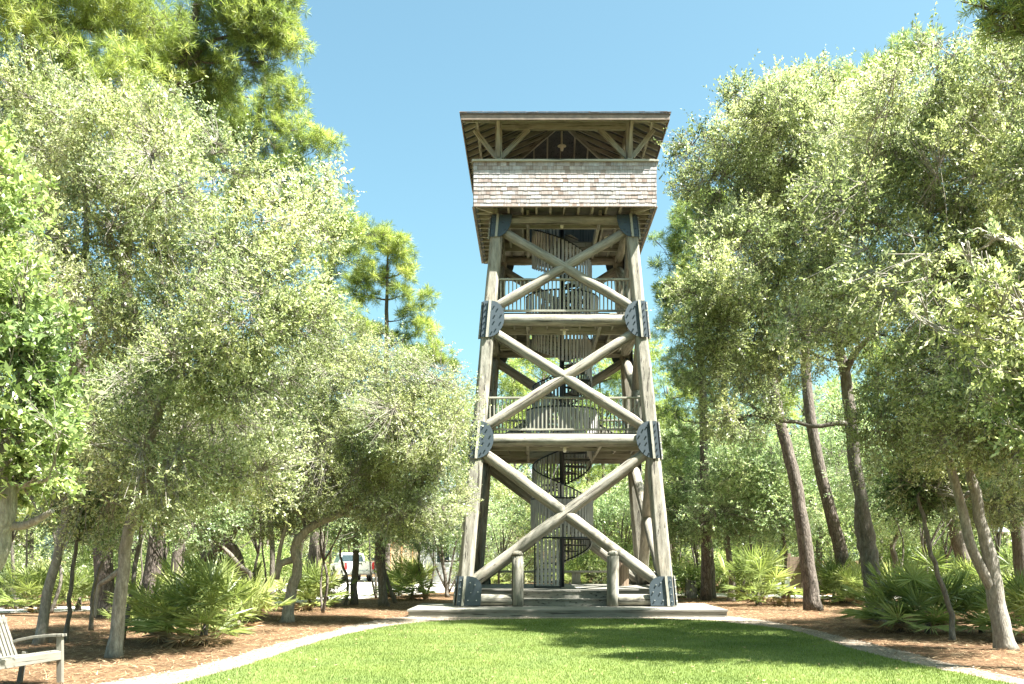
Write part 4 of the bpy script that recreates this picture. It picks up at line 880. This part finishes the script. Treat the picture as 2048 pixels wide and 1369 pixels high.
# saw palmettos
def fan_leaf(V, Tn, base, az, el, L, fr, tone):
    d = np.array([math.cos(az)*math.cos(el), math.sin(az)*math.cos(el), math.sin(el)])
    hub = base+d*L+np.array([0, 0, -.12*L*L]); s = np.array([-math.sin(az), math.cos(az), 0.]); n = np.cross(s, d); n /= np.linalg.norm(n)
    w = .009; V.append([base-s*w, base+s*w, hub+s*w*.6, hub-s*w*.6]); Tn.append(.8)
    tilt = rnd.uniform(-.5, .35); dd = d*math.cos(tilt)+n*math.sin(tilt)
    nb = 30; span = math.radians(rnd.uniform(105, 140))
    for k in range(nb):
        a = -span+2*span*k/(nb-1); r = fr*(1-.22*abs(a/span)**2)*rnd.uniform(.92, 1.05)
        bd = dd*math.cos(a)+s*math.sin(a); bd = bd+n*.10*math.cos(a*7); bd /= np.linalg.norm(bd); side = -dd*math.sin(a)+s*math.cos(a)
        m = hub+bd*r*.5; tip = hub+bd*r+np.array([0, 0, -.10*r*rnd.uniform(-.3, 1.2)]); wd = .0105*fr/.5
        up = n*(.012 if k % 2 else -.012)
        V.append([hub, m-side*wd+up, m, m]); V[-1] = [hub, m-side*wd+up, tip, m+side*wd-up]; Tn.append(min(1, max(0, tone+rnd.gauss(0, .1))))
def palmetto(nl, size, label):
    e = thing('saw_palmetto', label, 'palmetto', (0, 0, 0), group='saw palmettos under the trees'); V = []; Tn = []
    for k in range(nl):
        az = k*2.399+rnd.uniform(-.3, .3); el = rnd.uniform(.2, 1.4); L = size*rnd.uniform(.35, 1.0); base = np.array([rnd.uniform(-.12, .12), rnd.uniform(-.12, .12), rnd.uniform(.05, .3)*size])
        fan_leaf(V, Tn, base, az, el, L, size*rnd.uniform(.42, .6), rnd.uniform(.25, .8))
    nquads('fronds', np.array(V), M['palm'], e, np.array(Tn)); V = []; Tn = []
    for k in range(4): fan_leaf(V, Tn, np.array([0, 0, .22*size]), rnd.uniform(0, 6.28), rnd.uniform(-.35, -.05), size*rnd.uniform(.25, .5), size*.38, .75)
    nquads('dead_fronds', np.array(V), M['straw'], e, np.clip(np.array(Tn), .3, 1)); mb = MB(); mb.tube([(0, 0, -.03), (.03, 0, .15*size), (.05, .02, .32*size)], [.08*size, .06*size, .03*size], 10); mb.build('stem', M['barkpine'], e, smooth=True)
    return e
pr = [palmetto(28, 1.0, 'x'), palmetto(22, 1.0, 'x'), palmetto(34, 1.0, 'x')]
first.update({id(o): True for o in pr})
for (px, py, s, k, lab) in [
    (330, 1283, 1.25, 0, 'left half of the big palmetto clump beside the path'), (405, 1290, 1.3, 2, 'front middle palmetto of the big clump beside the path'), (480, 1268, 1.35, 1, 'right half of the big palmetto clump beside the path'), (430, 1240, 1.5, 2, 'rearmost palmetto of the big clump left of the path'),
    (618, 1222, 1.2, 2, 'palmetto right of the spreading oak trunk'), (655, 1212, 1.1, 1, 'palmetto left of the straight grey trunk'), (822, 1200, 1.4, 2, 'dark palmetto in front of the tan building wall'), (790, 1196, 1.1, 0, 'small palmetto right of the thick mossy trunk'),
    (60, 1225, 1.3, 2, 'dark low palmetto behind the bench'), (155, 1222, 1.5, 1, 'palmetto left of the thick dark pine trunk'), (25, 1190, 1.6, 0, 'bright palmetto across the road at far left'), (275, 1262, .8, 1, 'small palmetto at the foot of the pale leaning oak'), (600, 1178, 1.1, 0, 'palmetto on the road verge left of the pickup'),
    (1140, 1180, 1.4, 1, 'palmetto seen under the tower right of the stair gate'), (1205, 1178, 1.3, 0, 'palmetto seen under the tower near the litter bin'), (985, 1176, 1.3, 2, 'palmetto seen under the tower left of the stair gate'), (1345, 1186, 1.2, 1, 'palmetto just right of the right tower leg'),
    (1518, 1212, 1.55, 2, 'wide fan palmetto between the thin trunks and the utility board'), (1556, 1180, .8, 0, 'bright palmetto behind the utility board'), (1668, 1208, 1.3, 2, 'palmetto at the foot of the leaning grey pine'), (1722, 1213, 1.3, 0, 'palmetto left of the gnarled oak trunk'),
    (1800, 1262, 1.25, 2, 'lush palmetto right of the gnarled oak trunk'), (1856, 1268, 1.25, 0, 'lush palmetto left of the thin pale sapling'), (1845, 1236, 1.5, 1, 'rear palmetto in the right hand clump'), (1965, 1268, 1.1, 0, 'palmetto left of the forked pale oak trunk'), (2060, 1285, 1.25, 2, 'palmetto at the right edge beside the forked oak'), (2030, 1235, 1.5, 1, 'palmetto behind the forked pale oak at right'),
    (1930, 1225, 1.3, 2, 'palmetto at the foot of the leaning reddish trunk')]:
    g = G(px, py); put(pr[k], g[0], g[1], s*rnd.uniform(.78, .98), lab+(', many stiff green fans' if k == 2 else ', green fan leaves'))

# ------------------------------------------------------------------ garden bench, lower left
bn = thing('garden_bench', 'weathered slatted garden bench with curved arms, cut by the lower left corner', 'bench', (-6.35, 11.3, 0), math.radians(-9))
# local: +X faces the lawn, Y along the bench
bm_ = M['bench']; Lb = .78
for s in (-1, 1):
    beam('front_leg', (.27, s*Lb, 0), (.27, s*Lb, .60), .075, .05, bn, bm_, up=(0, 1, 0)); beam('rear_leg', (-.30, s*Lb, 0), (-.22, s*Lb, .40), .06, .05, bn, bm_, up=(0, 1, 0))
    b = MB(); pr_ = [(-.42, .50), (-.30, .545), (-.1, .585), (.15, .61), (.33, .615)]
    for (x0, z0), (x1, z1) in zip(pr_, pr_[1:]): b.bar((x0, s*Lb, z0), (x1, s*Lb, z1), .09, .035, ext=.004)
    b.build('arm_rest', bm_, bn, bevel=.005)
beam('front_rail', (.28, -Lb, .36), (.28, Lb, .36), .04, .11, bn, bm_); beam('rear_rail', (-.27, -Lb, .32), (-.27, Lb, .32), .04, .09, bn, bm_)
b = MB()
for k in range(6): x = -.2+k*.088; z = .345+.012*k; b.box(x-.036, x+.036, -Lb+.03, Lb-.03, z, z+.022)
b.build('seat', bm_, bn)
b = MB(); n = 22
for k in range(n):
    y = -Lb+.05+(2*Lb-.1)*k/(n-1); x0, x1 = -.26, -.50; cz = .86+.03*math.cos(y*2)
    b.bar((x0, y, .22), (x1, y, cz), .045, .016, up=(1, 0, 0))
b.build('backrest', bm_, bn); beam('back_rail', (-.485, -Lb, .80), (-.485, Lb, .80), .03, .06, bn, bm_)

# ------------------------------------------------------------------ utility board, boxes, lamp
g = G(1592, 1213)
u = thing('utility_board', 'brown plank utility board on posts with a white meter box, between the trees', 'utility board', g)
b = MB()
for k in range(8): z = .62+k*.125; b.box(-.30, .42, -.03, .0, z, z+.119)
b.build('plank_panel', M['board'], u)
for x in (-.22, .38): beam('post', (x, .05, -.05), (x, .05, 1.72), .10, .10, u, M['board'], up=(0, 1, 0))
b = MB(); b.box(.12, .40, -.16, -.032, 1.22, 1.5); b.build('meter_box', M['greybox'], u, bevel=.01)
b = MB(); b.box(-.40, -.24, -.14, -.032, .62, .95); b.build('junction_box', M['galv'], u, bevel=.01)
b = MB(); b.tube([(.22, -.07, 1.22), (.22, -.07, -.02)], .02, 8); b.tube([(-.05, -.05, .62), (-.05, -.05, -.02)], .015, 8); b.tube([(.33, -.06, 1.22), (.33, -.06, -.02)], .03, 8); b.build('conduit', M['galv'], u, smooth=True)
g = G(1382, 1197)
u = thing('bollard_box', 'squat weathered wooden bollard with slanted cap right of the tower', 'bollard', g)
b = MB(); b.prism([(-.22, 0), (.22, 0), (.20, .62), (-.20, .70)], lambda a, v, w: (a, w-.18, v), .36); b.build('body', M['bench'], u, bevel=.01)
b = MB(); b.prism([(-.23, .71), (.23, .63), (.23, .665), (-.23, .745)], lambda a, v, w: (a, w-.21, v), .42); b.build('cap', M['bench'], u)
g = G(1550, 1190)
u = thing('utility_pedestal', 'small pale green utility pedestal behind the fan palmetto', 'utility box', g)
b = MB(); b.box(-.22, .22, -.2, .2, 0, .7); b.build('cabinet', M['greybox'], u, bevel=.02); b = MB(); b.box(-.25, .25, -.23, .23, .703, .75); b.build('lid', M['galv'], u, bevel=.01)
u = thing('lamp_post', 'slim path lamp with wide pale shade at the right among the trees', 'lamp', ((2003-1062)*30/1900, 30, 0))
b = MB(); b.tube([(0, .25, 0), (0, .25, 2.5), (0, .2, 2.65), (0, 0, 2.68)], .03, 8); b.build('pole', M['black'], u, smooth=True)
b = MB(); b.lathe([(.03, 2.66), (.06, 2.55), (.22, 2.44), (.24, 2.40), (.05, 2.42)], 18); b.build('lamp_shade', M['galv'], u); b = MB(); b.lathe([(.05, 2.43), (.06, 2.36), (.02, 2.32)], 10); b.build('bulb', M['jar'], u, smooth=True)

# ------------------------------------------------------------------ pickup
g = np.array([(702-1062)*64/1900, 64, 0])
u = thing('pickup_truck', 'white pickup truck parked on the drive, seen from behind between trunks', 'pickup truck', g, math.radians(22))
# local: rear toward -Y, length along Y
wm = M['white']
b = MB(); b.prism([(-2.75, .62), (-2.72, .98), (-2.7, 1.1), (2.4, 1.12), (2.7, .95), (2.75, .55), (2.3, .45), (-2.3, .45)], lambda a, v, w: (-.95+w, a, v), 1.9); body = b.build('body', wm, u, bevel=.04)
b = MB()
for s in (-1, 1): b.box(s*.97-.06 if s > 0 else -.99+.02, s*.97+.02 if s > 0 else -.99+.10, -2.72, -.6, 1.08, 1.32)
b.box(-.9, .9, -.68, -.6, 1.09, 1.3); b.build('bed_sides', wm, body, bevel=.02)
b = MB(); b.box(-.80, .80, -2.80, -2.72, .72, 1.32); tg = b.build('tailgate', wm, u, bevel=.02)
b = MB(); b.box(-.14, .14, -2.825, -2.802, 1.15, 1.21); b.build('tailgate_handle', M['black'], tg)
b = MB(); vs = [(-.92, -.55, 1.12), (.92, -.55, 1.12), (.92, 1.75, 1.12), (-.92, 1.75, 1.12), (-.74, -.40, 1.88), (.74, -.40, 1.88), (.74, 1.0, 1.9), (-.74, 1.0, 1.9)]
b.add(vs, [(3, 2, 1, 0), (4, 5, 6, 7), (0, 1, 5, 4), (1, 2, 6, 5), (2, 3, 7, 6), (3, 0, 4, 7)]); cab = b.build('cab', wm, u, bevel=.05)
b = MB(); b.add([(-.76, -.545, 1.26), (.76, -.545, 1.26), (.66, -.44, 1.76), (-.66, -.44, 1.76)], [(0, 1, 2, 3)]); b.build('rear_window', M['glass'], cab)
b = MB()
for s in (-1, 1): b.add([(s*.905, -.4, 1.25), (s*.905, 1.35, 1.25), (s*.79, .9, 1.76), (s*.79, -.28, 1.76)], [(0, 1, 2, 3)])
b.build('side_window', M['glass'], cab)
for s in (-1, 1):
    b = MB(); b.box(s*.885-.07, s*.885+.07, -2.81, -2.70, .82, 1.28); b.build('tail_light', M['red'], u, bevel=.01)
    for y in (-1.75, 1.85):
        b = MB(); b.tube([(s*.98, y, .38), (s*.74, y, .38)], .38, 24); w_ = b.build('wheel', M['rubber'], u); b = MB(); b.tube([(s*.99, y, .38), (s*.9, y, .38)], .22, 16); b.build('rim', M['galv'], w_)
b = MB(); b.box(-.93, .93, -2.95, -2.78, .52, .72); bp = b.build('rear_bumper', M['galv'], u, bevel=.03)
b = MB(); b.box(-.17, .17, -2.975, -2.952, .55, .70); b.build('number_plate', M['greybox'], bp)

# ------------------------------------------------------------------ building behind
bx0, bx1, by = (770-1062)*60/1900, (1150-1062)*60/1900, 60
u = thing('building', 'two storey building behind the tower with tan and grey sided walls', 'building', (bx0, by, 0))
Lw = bx1-bx0
b = MB(); b.box(0, 2.1, 0, 8, 0, 4.2); b.build('tan_wall', M['stucco'], u)
b = MB(); b.box(2.105, Lw-4.2, .3, 8, 0, 4.6); b.build('grey_wall', M['siding'], u)
b = MB(); b.box(Lw-4.195, Lw, .1, 8, 0, 5.6); b.build('upper_wall', M['stucco'], u)
b = MB()
for k in range(3):
    x = .35+k*.7; b.tube([(x-.3, -.03, 3.3), (x-.28, -.03, 2.6), (x, -.03, 2.3), (x+.28, -.03, 2.6), (x+.3, -.03, 3.3)], .03, 5); b.tube([(x, -.03, 2.3), (x, -.03, .1)], .03, 5)
b.build('trellis_trim', M['trim'], u)
for (x, z, y) in ((3.2, 1.2, .3), (4.6, 1.2, .3), (Lw-3.2, 2.6, .1), (Lw-1.4, 2.6, .1)):
    b = MB(); b.box(x, x+.9, y-.05, y-.003, z, z+1.3); w_ = b.build('window', M['white'], u); b = MB(); b.box(x+.07, x+.83, y-.062, y-.053, z+.07, z+1.23); b.build('pane', M['glass'], w_)
b = MB(); b.box(-.4, 2.3, -.5, 8.4, 4.21, 4.4); b.build('roof', M['galv'], u)
b = MB(); b.prism([(2.0, 4.61), (Lw-4.0, 4.61), (Lw-4.0, 4.75), (2.0, 4.75)], lambda a, v, w: (a, w, v+.25*w), 8); b.build('roof', M['galv'], u)
b = MB(); b.prism([(Lw-4.7, 5.62), (Lw+.5, 5.62), (Lw+.5, 5.76), (Lw-4.7, 5.76)], lambda a, v, w: (a, w-.5, v+.25*w), 8.5); b.build('roof', M['galv'], u)
